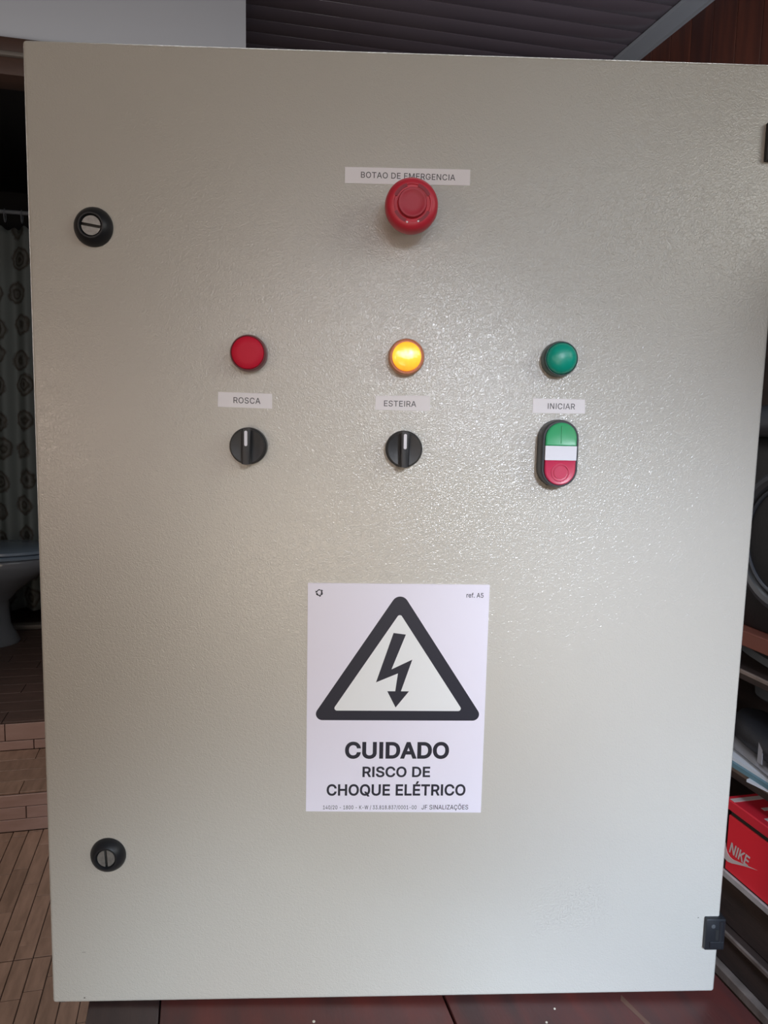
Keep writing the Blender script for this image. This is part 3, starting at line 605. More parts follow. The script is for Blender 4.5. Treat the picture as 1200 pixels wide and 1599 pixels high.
# ---- ceiling with plastic boards
HC = 2.75
bm = NB(); box(bm, -2.2, 1.86, -3.0, 5.3, HC + 0.012, HC + 0.06)
ceil = single('ceiling', bm, 'pvc_gap', None, None, (0, 0, HC), kind='structure')
bb = NB()
box(bb, -2.1, 1.72, 0.0015, 0.0985, 0.0, 0.012, bev=0.003, seg=2)
cm = finish(bb, 'ceiling_board', 'pvc')
for i in range(-2, 26):
    piece('ceiling_board', cm, ceil, (0, 2.62 + i * 0.1 - 0.0, HC))
# ---- right wall of upright boards
bm = NB(); box(bm, 1.732, 1.86, -3.0, 5.3, 0.0, HC)
wr = single('wall_right', bm, 'wall_gap', None, None, (1.73, 0, 0), kind='structure')
bb = NB(); box(bb, 0.0, 0.012, 0.0015, 0.1235, 0.0, HC - 0.005, bev=0.0025, seg=1)
wm = finish(bb, 'wall_board', 'wall_wood')
for i in range(-18, 24):
    piece('wall_board', wm, wr, (1.72, 2.22 + i * 0.125, 0.0))
# ---- crown moulding along that wall
bm = NB()
prof = [(1.72, HC), (1.66, HC), (1.655, HC - 0.006), (1.664, HC - 0.014), (1.69, HC - 0.024), (1.712, HC - 0.034), (1.714, HC - 0.042), (1.72, HC - 0.044)]
loft(bm, [[(x, y, z) for x, z in prof] for y in (-1.0, 5.2)])
single('trim_1', bm, 'white_trim', None, None, (1.7, 0, HC), kind='structure', angle=20)
# ---- white partition with the bathroom doorway
bm = NB()
P0, P1 = 2.731, 2.851
box(bm, -0.24, 0.163, P0, P1, 0.0, 2.405); box(bm, -2.1, -1.10, P0, P1, 0.0, 2.405); box(bm, -2.1, 0.163, P0, P1, 2.405, HC)
single('wall_partition', bm, 'white_wall', None, None, (-0.3, P0, 0), kind='structure')
bm = NB(); lathe_out(bm, -0.218, 2.607, [(0.004, 0), (0.0035, 0.002)], 10, y0=P0)
nl = single('wall_nail', bm, 'slot_dark', 'small dark nail in the white wall above the doorway', 'nail', (-0.218, P0, 2.607))
# door frame
rf = Root('door_1', None, None, (-0.67, P0, 0.22)); rf.o['kind'] = 'structure'
bm = NB(); box(bm, -1.13, -0.21, P0 - 0.012, P1, 2.37, 2.412, 0.003); fh = part(rf, 'head_casing', bm, 'frame_wood')
bm = NB(); box(bm, -1.10, -0.24, P0 - 0.016, P0 + 0.02, 2.357, 2.370, 0.003); part(rf, 'head_moulding', bm, 'frame_ridge')
bm = NB(); box(bm, -1.10, -0.24, P0 - 0.004, P1, 2.305, 2.357, 0.003); part(rf, 'head_jamb', bm, 'frame_wood')
for a, b_ in ((-1.10, -1.06), (-0.28, -0.24)):
    bm = NB(); box(bm, a, b_, P0 - 0.004, P1, 0.222, 2.305, 0.003); part(rf, 'side_jamb', bm, 'frame_wood')
# ---- other walls
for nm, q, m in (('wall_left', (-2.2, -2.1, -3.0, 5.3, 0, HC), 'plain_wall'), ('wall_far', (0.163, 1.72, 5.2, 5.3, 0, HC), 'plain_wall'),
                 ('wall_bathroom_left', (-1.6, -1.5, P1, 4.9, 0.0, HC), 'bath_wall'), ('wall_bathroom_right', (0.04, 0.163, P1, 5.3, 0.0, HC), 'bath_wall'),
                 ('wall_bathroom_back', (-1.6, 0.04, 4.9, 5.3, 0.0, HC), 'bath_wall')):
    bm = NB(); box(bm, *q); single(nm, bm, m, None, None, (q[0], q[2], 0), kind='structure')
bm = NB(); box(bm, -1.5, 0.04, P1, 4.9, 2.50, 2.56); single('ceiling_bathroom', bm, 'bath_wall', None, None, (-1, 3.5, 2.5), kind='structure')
bm = NB(); box(bm, 0.163, 1.72, 2.733, 5.2, -0.1, 0.0); single('floor_far', bm, 'floor_wood', None, None, (1, 4, 0), kind='structure')

# ================================================================== BATHROOM THINGS
# shower kerb
bm = NB(); box(bm, -1.5, 0.04, 3.93, 3.99, 0.221, 0.245, 0.006)
single('shower_kerb', bm, 'frame_ridge', None, None, (-0.8, 3.95, 0.22), kind='structure')
# rail
RV = 4.2
r = Root('curtain_rail', 'thin grey rail spanning the dark bathroom above the patterned curtain', 'rail', (-0.75, RV, 2.232))
bm = NB(); tube(bm, [(-1.49, RV, 2.232), (0.03, RV, 2.232)], 0.010, 12); part(r, 'rail_tube', bm, 'rail_metal')
for x in (-1.495, 0.03):
    bm = NB(); loft(bm, [[(x + s, RV + rr * math.cos(a * math.pi / 8), 2.232 + rr * math.sin(a * math.pi / 8)) for a in range(16)] for s, rr in ((0, 0.028), (0.006, 0.026), (0.01, 0.013))]); part(r, 'rail_flange', bm, 'rail_metal')
# curtain
r = Root('shower_curtain', 'pale shower curtain with rows of brown medallions hanging behind the toilet', 'curtain', (-0.85, RV, 0.30))
bm = NB(); uvl = bm.loops.layers.uv.new('UVMap')
NU, NV = 260, 40
CU0, CU1 = -1.46, -0.35
grid = []
for j in range(NV + 1):
    t = j / NV; z = 2.165 - t * (2.165 - 0.262)
    row = []
    for i in range(NU + 1):
        s = i / NU; u = CU0 + s * (CU1 - CU0)
        dep = (0.022 + 0.016 * t) * math.sin(s * 62 + 0.8 * math.sin(t * 2.2)) + 0.012 * math.sin(s * 27 + 1.3 + t)
        if u > -0.80: dep *= 1.2
        zz = z - (0.018 * (0.5 + 0.5 * math.cos(s * 62 * 2)) if j == 0 else 0)
        row.append((bm.verts.new((u, RV + dep, zz)), s * 1.5, (2.165 - z) * 1.0))
    grid.append(row)
for j in range(NV):
    for i in range(NU):
        q = (grid[j][i], grid[j + 1][i], grid[j + 1][i + 1], grid[j][i + 1])
        f = bm.faces.new([a[0] for a in q])
        for lp, a in zip(f.loops, q): lp[uvl].uv = (a[1], a[2])
cu = part(r, 'curtain_cloth', bm, 'curtain', angle=180)
sm = cu.modifiers.new('s', 'SOLIDIFY'); sm.thickness = 0.0015
rb = NB(); tube(rb, [(0, 0.021 * math.cos(a * math.pi / 8), 0.030 * math.sin(a * math.pi / 8) - 0.018) for a in range(16)], 0.0028, 6, closed=True)
rme = finish(rb, 'curtain_ring', 'rail_metal')
for i in range(15):
    o = bpy.data.objects.new('curtain_ring', rme); COL.objects.link(o); o.parent = r.o
    o.location = Vector((CU0 + 0.02 + i * 0.0765, RV, 2.232)) - r.base
# toilet facing +u
TX, TV, TZ = -0.98, 3.74, 0.22
r = Root('toilet', 'pale porcelain toilet with closed blue-grey lid inside the dark bathroom', 'toilet', (TX, TV, TZ))
def ell(cx, a, b, z, n=40, egg=0.0):
    return [(cx + a * math.cos(t) * (1 + egg * (math.cos(t) > 0)), TV + b * math.sin(t), z) for t in [2 * math.pi * k / n for k in range(n)]]
bm = NB()
loft(bm, [ell(-0.985, .175, .125, .2205), ell(-0.985, .178, .128, .232), ell(-0.990, .165, .112, .262), ell(-1.0, .155, .098, .31), ell(-1.0, .150, .095, .38), ell(-1.0, .155, .105, .42),
          ell(-0.98, .185, .13, .47), ell(-0.945, .235, .16, .53), ell(-0.91, .292, .185, .585), ell(-0.91, .298, .188, .615), ell(-0.91, .292, .184, .622)])
part(r, 'bowl', bm, 'porcelain', angle=60)
bm = NB(); loft(bm, [ell(-0.905, .292, .184, .6235), ell(-0.905, .298, .190, .628), ell(-0.905, .298, .190, .638), ell(-0.905, .292, .185, .642)]); part(r, 'seat', bm, 'lid_plastic', angle=50)
bm = NB(); loft(bm, [ell(-0.90, .288, .182, .6445), ell(-0.90, .296, .189, .650), ell(-0.90, .294, .187, .660), ell(-0.90, .27, .165, .668), ell(-0.90, .1, .06, .671)]); part(r, 'lid', bm, 'lid_plastic', angle=50)
bm = NB(); box(bm, -1.43, -1.20, TV - .19, TV + .19, .60, .96, .02, 3); tk = part(r, 'tank', bm, 'porcelain')
bm = NB(); box(bm, -1.435, -1.195, TV - .195, TV + .195, .96, .985, .008, 2); part(r, 'tank_lid', bm, 'porcelain')
bm = NB(); lathe_z(bm, -1.31, TV, [(.02, .985), (.02, .990), (.016, .992)], 24); part(r, 'flush_button', bm, 'zinc')

# ================================================================== TABLE
r = Root('table', 'low varnished red-brown plank table under the grey control cabinet', 'table', (0.19, 0.73, 0))
TB0, TB1 = 0.495, 1.05
for a, b_, m, lb in ((-0.100, -0.0385, 'table_dark_wood', 'dark brown edge plank'), (-0.0375, 0.2125, 'table_wood', None), (0.2145, 0.478, 'table_wood', None)):
    bm = NB(); box(bm, a, b_, TB0, TB1, 0.722, 0.75, 0.0016, 2)
    pl = part(r, 'plank', bm, m, label=lb)
    if a > 0.2:
        # paint smear and flecks on the right plank
        b2 = NB()
        pts = [(0.374, 0.578), (0.378, 0.556), (0.384, 0.53), (0.392, 0.50), (0.385, 0.50), (0.377, 0.54), (0.370, 0.572)]
        loft(b2, [[(x, y, 0.75) for x, y in pts], [(x, y, 0.7502) for x, y in pts]])
        part(r, 'paint_smear', b2, 'table_mark', parent=pl, label='pale brown smear')
for a in (-0.06, 0.42):
    for b_ in (0.51, 0.97):
        bm = NB(); box(bm, a, a + 0.045, b_, b_ + 0.045, 0.0, 0.722, 0.003); part(r, 'leg', bm, 'table_dark_wood')
for q in ((-0.015, 0.42, 0.52, 0.54), (-0.015, 0.42, 0.985, 1.005), (-0.05, -0.03, 0.555, 0.97), (0.43, 0.45, 0.555, 0.97)):
    bm = NB(); box(bm, *q, 0.65, 0.722, 0.002); part(r, 'apron', bm, 'table_dark_wood')
# flecks lying on the table
for u, v, s, lb in ((0.093, 0.606, .0013, 'tiny pale fleck on the table right under the cabinet door, left of the plank seam'), (0.094, 0.598, .0018, 'largest pale fleck on the table, left of the plank seam'),
                    (0.306, 0.575, .0010, 'tiny pale fleck on the right table plank beside the brown smear'), (0.415, 0.53, .0014, 'pale fleck at the far right of the table near the shelf unit'),
                    (0.292, 0.562, .0010, 'faint pale fleck on the right table plank between seam and smear')):
    bm = NB(); lathe_z(bm, u, v, [(s, .7501), (s * .9, .7507), (s * .3, .751)], 8)
    single('paint_fleck', bm, 'white_fleck', lb, 'fleck', (u, v, .75), group='pale flecks on the table')

# ================================================================== SHELF UNIT
SU = 0.62; SD = 0.98; SV0, SV1 = 0.22, 1.45
r = Root('shelf_unit', 'dark worn wooden shelf unit with cluttered shelves beside the table', 'shelf unit', (0.8, 0.8, 0))
for v in (SV0, SV1):
    bm = NB(); box(bm, SU, SD, v, v + 0.022, 0.0, 1.50, 0.001, 1); part(r, 'side_panel', bm, 'shelf_wood')
bm = NB(); box(bm, SD, SD + 0.012, SV0, SV1 + 0.022, 0.0, 1.50); part(r, 'back_panel', bm, 'shelf_wood')
def board(z0, z1, m, u=SU, lab=None, edge=None, eh=None, name='shelf_board'):
    bm = NB(); box(bm, u + (0.004 if edge else 0), SD, SV0 + .022, SV1, z0, z1, 0.0008, 1)
    p = part(r, name, bm, m, label=lab)
    if edge:
        bm = NB(); z00 = z1 - (eh or (z1 - z0)); box(bm, u, u + 0.0035, SV0 + .022, SV1, z00, z1 + 0.0005, 0.0006, 1)
        part(r, 'edge_strip', bm, edge, parent=p)
    return p
board(1.478, 1.50, 'shelf_wood', lab='top board')
board(1.016, 1.034, 'shelf_red', u=SU, lab='reddish brown board')
board(0.974, 0.9866, 'shelf_wood', edge='shelf_edge', eh=0.004)
board(0.850, 0.866, 'shelf_wood', edge='shelf_edge', eh=0.005)
board(0.717, 0.732, 'shelf_wood', edge='metal_strip', eh=0.0075)
board(0.645, 0.658, 'shelf_wood', edge='shelf_edge', eh=0.005)
board(0.599, 0.611, 'shelf_edge', u=SU - 0.003, lab='scuffed pale brown ledge')
bm = NB(); box(bm, SU + .006, SU + .016, SV0 + .022, SV1, 0.612, 0.644, 0.001, 1); part(r, 'fascia', bm, 'shelf_wood')
bm = NB(); box(bm, SU + .012, SU + .022, SV0 + .022, SV1, 0.659, 0.716, 0.001, 1); part(r, 'fascia', bm, 'shelf_wood')
board(0.10, 0.12, 'shelf_wood')
bm = NB(); box(bm, SU + .006, SU + .016, SV0 + .022, SV1, 0.122, 0.594, 0.001, 1); part(r, 'fascia', bm, 'shelf_wood')

# shoebox
r = Root('shoebox', 'red shoebox with a white wordmark and swoosh on its long side', 'shoebox', (0.71, 0.60, 0.732))
bm = NB(); box(bm, 0.624, 0.795, 0.455, 0.760, 0.7325, 0.803, 0.001, 1); bx = part(r, 'box_body', bm, 'box_red')
bm = NB(); box(bm, 0.626, 0.793, 0.457, 0.758, 0.803, 0.813, 0.0); part(r, 'lid_gap_shade', bm, 'slot_dark', label='painted shade in the gap under the lid')  # dark block that paints the shade between box and lid
bm = NB(); box(bm, 0.620, 0.799, 0.451, 0.764, 0.811, 0.824, 0.0012, 1); ld = part(r, 'lid', bm, 'box_red_lid')
bm = NB(); box(bm, 0.6215, 0.797, 0.749, 0.757, 0.8241, 0.8244); part(r, 'printed_band', bm, 'box_print', parent=ld, label='pale printed band')
for k in range(8):
    v = 0.730 - k * 0.022
    if k in (0, 1, 3, 4, 6, 7):
        bm = NB(); box(bm, 0.643 - (0.014 if k % 2 else 0), 0.790, v - 0.006, v, 0.8241, 0.8244); part(r, 'printed_stripe', bm, 'box_print', parent=ld, label='pale printed stripe')
# lettering on the box side (faces -u): author in (x=-v, z), then turn
def on_side(bm, ue, th=0.0003):
    for v in bm.verts:
        x, y, z = v.co; v.co = Vector((ue + y, -x, z))
tb = text_bm('NIKE', -0.7545, -0.7215, 0.7575, 0.7715, 0.0, 0.0003, bold=0.022, shear=0.22, spacing=1.0); on_side(tb, 0.624); part(r, 'lettering', tb, 'box_print', parent=bx, label='white slanted wordmark')
bm = NB()
sw = [(-0.7615, 0.7655), (-0.7603, 0.7600), (-0.7572, 0.7550), (-0.7525, 0.7523), (-0.7470, 0.7520), (-0.7400, 0.7538), (-0.7300, 0.7566), (-0.7060, 0.7628),
      (-0.7200, 0.7578), (-0.7300, 0.7540), (-0.7400, 0.7497), (-0.7480, 0.7462), (-0.7550, 0.7442), (-0.7605, 0.7446), (-0.7640, 0.7480), (-0.7645, 0.7545), (-0.7632, 0.7605)]
plate(bm, sw, 0.0, -0.0003); on_side(bm, 0.624); part(r, 'swoosh_emblem', bm, 'box_print', parent=bx, label='white swoosh')

# magazines stacked on the shelf above
def sheet(name, label, corners, z0, z1, m, spine=None):
    pts = corners
    bm = NB(); loft(bm, [[(x, y, z0) for x, y in pts], [(x, y, z1) for x, y in pts]])
    c = (sum(p[0] for p in pts) / 4, sum(p[1] for p in pts) / 4, z0)
    return single(name, bm, m, label, 'magazine', c, group='magazines on the cluttered shelf', smooth=False)
sheet('magazine', 'white magazine at the bottom of the pile on the cluttered shelf', [(0.608, 0.716), (0.66, 0.50), (0.85, 0.545), (0.80, 0.765)], 0.8672, 0.8705, 'paper_white')
sheet('magazine', 'teal covered magazine in the middle of the pile on the shelf', [(0.612, 0.762), (0.616, 0.55), (0.82, 0.555), (0.81, 0.770)], 0.8706, 0.8760, 'paper_teal')
sheet('magazine', 'white magazine on top of the pile under the black shoe', [(0.616, 0.775), (0.618, 0.56), (0.83, 0.565), (0.82, 0.785)], 0.8762, 0.8800, 'paper_white')
# shoes lying on the magazines
def shoe(u, v, rot, label):
    base = (u, v, 0.8801)
    r = Root('shoe', label, 'shoe', base, group='black sports shoes on the cluttered shelf')
    L = 0.22
    c, s = math.cos(rot), math.sin(rot)
    def P(x, y, z): return (u + x * c - y * s, v + x * s + y * c, 0.8801 + z * 0.55)
    def sect(x, w, h0, h1, n=16):
        out = []
        for k in range(n):
            t = 2 * math.pi * k / n
            yy = w * math.copysign(abs(math.cos(t)) ** 0.7, math.cos(t)); zz = (h0 + h1) / 2 + (h1 - h0) / 2 * math.copysign(abs(math.sin(t)) ** 0.7, math.sin(t))
            out.append(P(x, yy, zz))
        return out
    bm = NB(); loft(bm, [sect(-.11, .006, .012, .030), sect(-.105, .022, .012, .040), sect(-.08, .033, .012, .046), sect(-.03, .037, .012, .055), sect(.02, .034, .012, .070), sect(.06, .032, .012, .076), sect(.095, .026, .012, .078), sect(.105, .012, .014, .076)])
    up = part(r, 'upper', bm, 'shoe_black', angle=60)
    bm = NB(); loft(bm, [sect(-.115, .008, 0, .014), sect(-.106, .027, 0, .015), sect(-.08, .038, 0, .015), sect(-.03, .041, 0, .014), sect(.04, .036, 0, .016), sect(.09, .034, 0, .018), sect(.112, .014, 0, .018)])
    part(r, 'sole', bm, 'shoe_grey', angle=60)
    for k in range(3):
        x = -0.03 + k * 0.022
        for sd in (-1, 1):
            bm = NB()
            q = [(x, .0365 * sd, .018), (x + .008, .0365 * sd, .018), (x + .016, .031 * sd, .054), (x + .008, .031 * sd, .054)]
            loft(bm, [[P(*p) for p in q], [P(p[0], p[1] * 1.03, p[2] + .001) for p in q]])
            part(r, 'side_stripe', bm, 'shoe_grey')
    for k in range(4):
        x = -0.045 + k * 0.02
        bm = NB(); tube(bm, [P(x, -.02, .052 + k * .004), P(x, 0, .0590 + k * .0045), P(x, .02, .052 + k * .004)], .0028, 6); part(r, 'lace', bm, 'shoe_grey')
shoe(0.655, 0.690, math.radians(84), 'black sports shoe with grey stripes at the front of the shelf above the shoebox')
shoe(0.765, 0.655, math.radians(95), 'black sports shoe lying behind the front shoe on the shelf')
# maroon pouch and cream lid further along the shelf
bm = NB(); loft(bm, [[(0.667 + a * math.cos(t), 0.535 + b * math.sin(t), z) for t in [2 * math.pi * k / 24 for k in range(24)]] for a, b, z in ((.030, .020, .8805), (.038, .026, .886), (.036, .024, .905), (.02, .012, .918))])
single('pouch', bm, 'maroon', 'small soft maroon pouch beside the shoes on the cluttered shelf', 'pouch', (0.667, 0.535, 0.8805))
bm = NB(); lathe_z(bm, 0.645, 0.475, [(.016, .8665), (.0175, .868), (.0175, .882), (.016, .8835)], 24)
single('jar_lid', bm, 'cream', 'small cream coloured jar lid at the front edge of the shelf', 'lid', (0.645, 0.475, 0.8665))
bm = NB(); lathe_z(bm, 0.86, 0.93, [(.045, .8665), (.052, .872), (.058, .935), (.061, .94), (.055, .94), (.048, .875)], 32)
single('pot', bm, 'pot_grey', 'dark grey round pot deep in the shadow of the shelf', 'pot', (0.86, 0.93, 0.8665))
# dark cloths between the upper boards
bm = NB(); loft(bm, [[(0.74 + a * math.cos(t) + .004 * math.sin(5 * t), 0.70 + b * math.sin(t) + .006 * math.cos(4 * t), z) for t in [2 * math.pi * k / 36 for k in range(36)]] for a, b, z in ((.085, .15, .9872), (.10, .17, .992), (.098, .165, 1.000), (.07, .12, 1.006))])
single('folded_cloth', bm, 'pot_grey', 'flat dark grey folded cloth under the reddish board', 'cloth', (0.74, 0.70, .987))

# backpack on the reddish board
r = Root('backpack', 'black padded backpack with grey piping on the reddish brown shelf board', 'backpack', (0.78, 0.66, 1.034))
def sq(uc, vc, a, b, z, e=0.4, n=48):
    out = []
    for k in range(n):
        t = 2 * math.pi * k / n
        out.append((uc + a * math.copysign(abs(math.cos(t)) ** e, math.cos(t)), vc + b * math.copysign(abs(math.sin(t)) ** e, math.sin(t)), z))
    return out
bm = NB(); loft(bm, [sq(.775, .645, .137, .233, 1.0345), sq(.775, .645, .140, .236, 1.040), sq(.775, .645, .140, .238, 1.09), sq(.775, .645, .140, .238, 1.24), sq(.775, .645, .135, .233, 1.256), sq(.775, .645, .125, .22, 1.262)])
bd = part(r, 'body', bm, 'bag_black', angle=60)
bm = NB(); loft(bm, [sq(.775, .645, .12, .220, 1.258), sq(.775, .645, .148, .246, 1.264), sq(.775, .645, .152, .250, 1.276), sq(.775, .645, .146, .244, 1.288), sq(.775, .645, .10, .20, 1.300), sq(.775, .645, .05, .15, 1.304)])
part(r, 'top_flap', bm, 'bag_flap', angle=60)
# round front pocket bulging towards the room
pc_v, pc_z, pr = 0.703, 1.1467, 0.073
def disc(uo, rr, n=48): return [(uo, pc_v + rr * math.cos(2 * math.pi * k / n), pc_z + rr * math.sin(2 * math.pi * k / n)) for k in range(n)]
bm = NB(); loft(bm, [disc(.660, pr), disc(.630, pr), disc(.626, pr * .97), disc(.624, pr * .85), disc(.6235, pr * .5), disc(.6235, pr * .1)])
part(r, 'front_pocket', bm, 'bag_black', angle=60)
bm = NB(); tube(bm, disc(.628, pr + .001), .0085, 10, closed=True); part(r, 'pocket_piping', bm, 'bag_piping', label='grey rounded rim')
bm = NB(); tube(bm, disc(.6235, pr * .84), .0022, 8, closed=True); part(r, 'pocket_seam', bm, 'bag_flap')
bm = NB(); tube(bm, [(.80, .59 + .01 * k, 1.300 + .035 * math.sin(math.pi * k / 10)) for k in range(11)], .006, 8); part(r, 'carry_handle', bm, 'bag_black')

# ================================================================== CONTROL CABINET
D = 0.20; DT = 0.018
cab = Root('control_cabinet', 'large light grey metal electrical control cabinet standing on the table', 'control cabinet', (0, 0.1, 0.7502), frame=WORLD_M)
Q = [(-0.2983, 1.5536), (0.3006, 1.5576), (0.2970, 0.7563), (-0.3008, 0.7524)]
bm = NB()
box(bm, -0.298, 0.296, DT + 0.004, D, 0.7505, 1.5515, 0.003, 2)
part(cab, 'body', bm, 'enamel')
bm = NB(); box(bm, -0.290, 0.288, DT - 0.001, DT + 0.005, 0.762, 1.545); part(cab, 'gasket', bm, 'dark_gasket')
bm = NB(); vr = plate(bm, Q, DT, 0.0)
es = [e for e in bm.edges if all(abs(v.co.y) < 1e-6 for v in e.verts)] + [e for e in bm.edges if abs(e.verts[0].co.y - e.verts[1].co.y) > 0.01]
bmesh.ops.bevel(bm, geom=es, offset=0.0028, segments=4, profile=0.5, affect='EDGES')
door = part(cab, 'door', bm, 'enamel', angle=30)

def cp(name, bm, m, label=None, parent=None, base=None, **k): return part(cab, name, bm, m, label=label, parent=parent, base=base, **k)
# locks
def lock(cx, cz, ang, where, dz):
    bm = NB(); lathe_out(bm, cx, cz, [(.0152, 0), (.0152, .0012), (.0142, .0035), (.0118, .0068), (.0098, .0082), (.0088, .0082), (.0082, .0072), (.0078, .0030)], 56)
    bz = cp('door_lock', bm, 'black_plastic', label=where, base=(cx, 0, cz))
    bm = NB(); lathe_out(bm, cx, cz, [(.0078, .002), (.0078, .0040), (.0074, .0042)], 40); cp('lock_recess', bm, 'slot_dark', parent=bz)
    bm = NB(); R = .0074; hw = .0011; dirv = Vector((math.cos(ang), math.sin(ang))); nv = Vector((-dirv.y, dirv.x))
    for s in (-1, 1):
        a0 = math.asin(hw / R); arc = []
        for k in range(21):
            t = a0 + (math.pi - 2 * a0) * k / 20
            p = dirv * (R * math.cos(t)) + nv * (s * R * math.sin(t)); arc.append((cx + p.x, cz + p.y))
        plate(bm, arc, -0.004, -0.0066)
    cp('lock_cylinder', bm, 'zinc', parent=bz, label='slotted metal insert', angle=20)
lock(-0.2478, 1.4171, math.radians(-9), 'black round door lock with its slot across', 0)
lock(-0.2486, 0.8930, math.radians(93), 'black round door lock with its slot upright', 0)

# emergency stop
ex, ez = 0.0000, 1.4345
bm = NB(); lathe_out(bm, ex, ez, [(.0150, 0), (.0150, .004), (.0135, .006), (.0115, .008), (.0115, .022)], 48)
es_ = cp('emergency_button', bm, 'grey_collar', label='red mushroom emergency stop button', base=(ex, 0, ez))
ox, oz = ex - 0.0003, ez - 0.0015
bm = NB(); lathe_out(bm, ox, oz, [(.0110, .018), (.0185, .0205), (.0198, .0235), (.0202, .0280), (.0199, .0320), (.0190, .0350), (.0172, .0368), (.0150, .0376), (.0138, .0376), (.0134, .0368), (.0112, .0366), (.0108, .0380), (.0107, .0392)], 72)
mh = cp('mushroom_head', bm, 'red_plastic', parent=es_, angle=50, label='red head')
bm = NB(); lathe_out(bm, ox, oz, [(.0108, .038), (.0108, .0396), (.0103, .0403), (.0090, .0404), (.0084, .0400), (.005, .0398), (.001, .0398)], 64)
cp('press_cap', bm, 'red_cap', parent=es_, angle=50)
bm = NB()
for a0, a1 in ((25, 72), (108, 158), (205, 250), (290, 335)):
    o_, i_ = [], []
    for k in range(13):
        t = math.radians(a0 + (a1 - a0) * k / 12); o_.append((ox + .0148 * math.cos(t), oz + .0148 * math.sin(t))); i_.append((ox + .0124 * math.cos(t), oz + .0124 * math.sin(t)))
    plate(bm, o_ + i_[::-1], -0.0366, -0.0377)
cp('turn_arrows', bm, 'red_groove', parent=es_, label='dark curved turn arrows')
bm = NB()
for dx, dz_ in ((-.0036, -.0138), (.0048, -.0130)): lathe_out(bm, ox + dx, oz + dz_, [(.0008, .0366), (.0007, .0378)], 10)
cp('rivet_dots', bm, 'tape', parent=es_, label='two pale dots')

# pilot lights
def pilot(cx, cz, bez, lens, kind, label, R=.0146):
    bm = NB(); lathe_out(bm, cx, cz, [(R, 0), (R, .0075), (R * .97, .0105), (R * .93, .0120), (R * .90, .0120), (R * .88, .0108)], 56)
    b0 = cp('pilot_light', bm, bez, label=label, base=(cx, 0, cz))
    bm = NB()
    if kind == 'dome': pr_ = [(R * .885, .0100), (R * .87, .0125), (R * .80, .0148), (R * .66, .0168), (R * .46, .0182), (R * .24, .0189), (R * .04, .0191)]
    elif kind == 'amber': pr_ = [(R * .80, .0100), (R * .79, .0124), (R * .72, .0133), (R * .50, .0140), (R * .25, .0143), (R * .03, .0144)]
    else: pr_ = [(R * .885, .0100), (R * .87, .0124), (R * .83, .0131), (R * .50, .0136), (R * .25, .0137), (R * .03, .0138)]
    lathe_out(bm, cx, cz, pr_, 56)
    cp('lens', bm, lens, parent=b0, base=(cx, 0, cz), angle=60)
    return b0
pilot(-0.1263, 1.3222, 'red_bezel', 'red_lens', 'flat', 'unlit red pilot light')
am = pilot(0.0000, 1.3222, 'amber_bezel', 'amber_lens', 'amber', 'lit amber pilot light')
pilot(0.1248, 1.3234, 'green_bezel', 'green_lens', 'dome', 'green domed pilot light', .0142)
bm = NB(); ring = [(.0132, .0122), (.0142, .0112)]
# selector switches
def selector(cx, cz, label):
    R = .0150
    bm = NB(); lathe_out(bm, cx, cz, [(R, 0), (R, .007), (R * .97, .0085), (R * .94, .009)], 56)
    b0 = cp('selector_switch', bm, 'black_plastic', label=label, base=(cx, 0, cz))
    bm = NB(); lathe_out(bm, cx, cz, [(R * .93, .0085), (R * .93, .0105), (R * .88, .0118), (R * .5, .0110), (R * .05, .0105)], 56)
    cp('knob', bm, 'black_plastic', parent=b0, angle=50)
    bm = NB(); hw = .0037; pts = []
    for k in range(9):
        t = math.radians(90 - 16 + 32 * k / 8); pts.append((cx + R * .93 * math.cos(t) * 0.92, cz + R * .95 * math.sin(t)))
    for k in range(9):
        t = math.radians(270 - 16 + 32 * k / 8); pts.append((cx + R * .93 * math.cos(t) * 0.92, cz + R * .95 * math.sin(t)))
    plate(bm, pts, -0.0100, -0.0205)
    es = [e for e in bm.edges if all(v.co.y < -0.020 for v in e.verts)]
    bmesh.ops.bevel(bm, geom=es, offset=0.0009, segments=2, profile=0.5, affect='EDGES')
    cp('knob_grip', bm, 'black_plastic', parent=b0)
    bm = NB(); plate(bm, rounded_poly([(cx - .0012, cz + .0005), (cx + .0012, cz + .0005), (cx + .0012, cz + .0126), (cx - .0012, cz + .0126)], [.0011] * 4, 4), -0.0204, -0.0208)
    cp('pointer_mark', bm, 'white_plastic', parent=b0, label='white pointer line')
selector(-0.1267, 1.2484, 'black selector switch under the red light')
selector(-0.0003, 1.2482, 'black selector switch under the amber light')
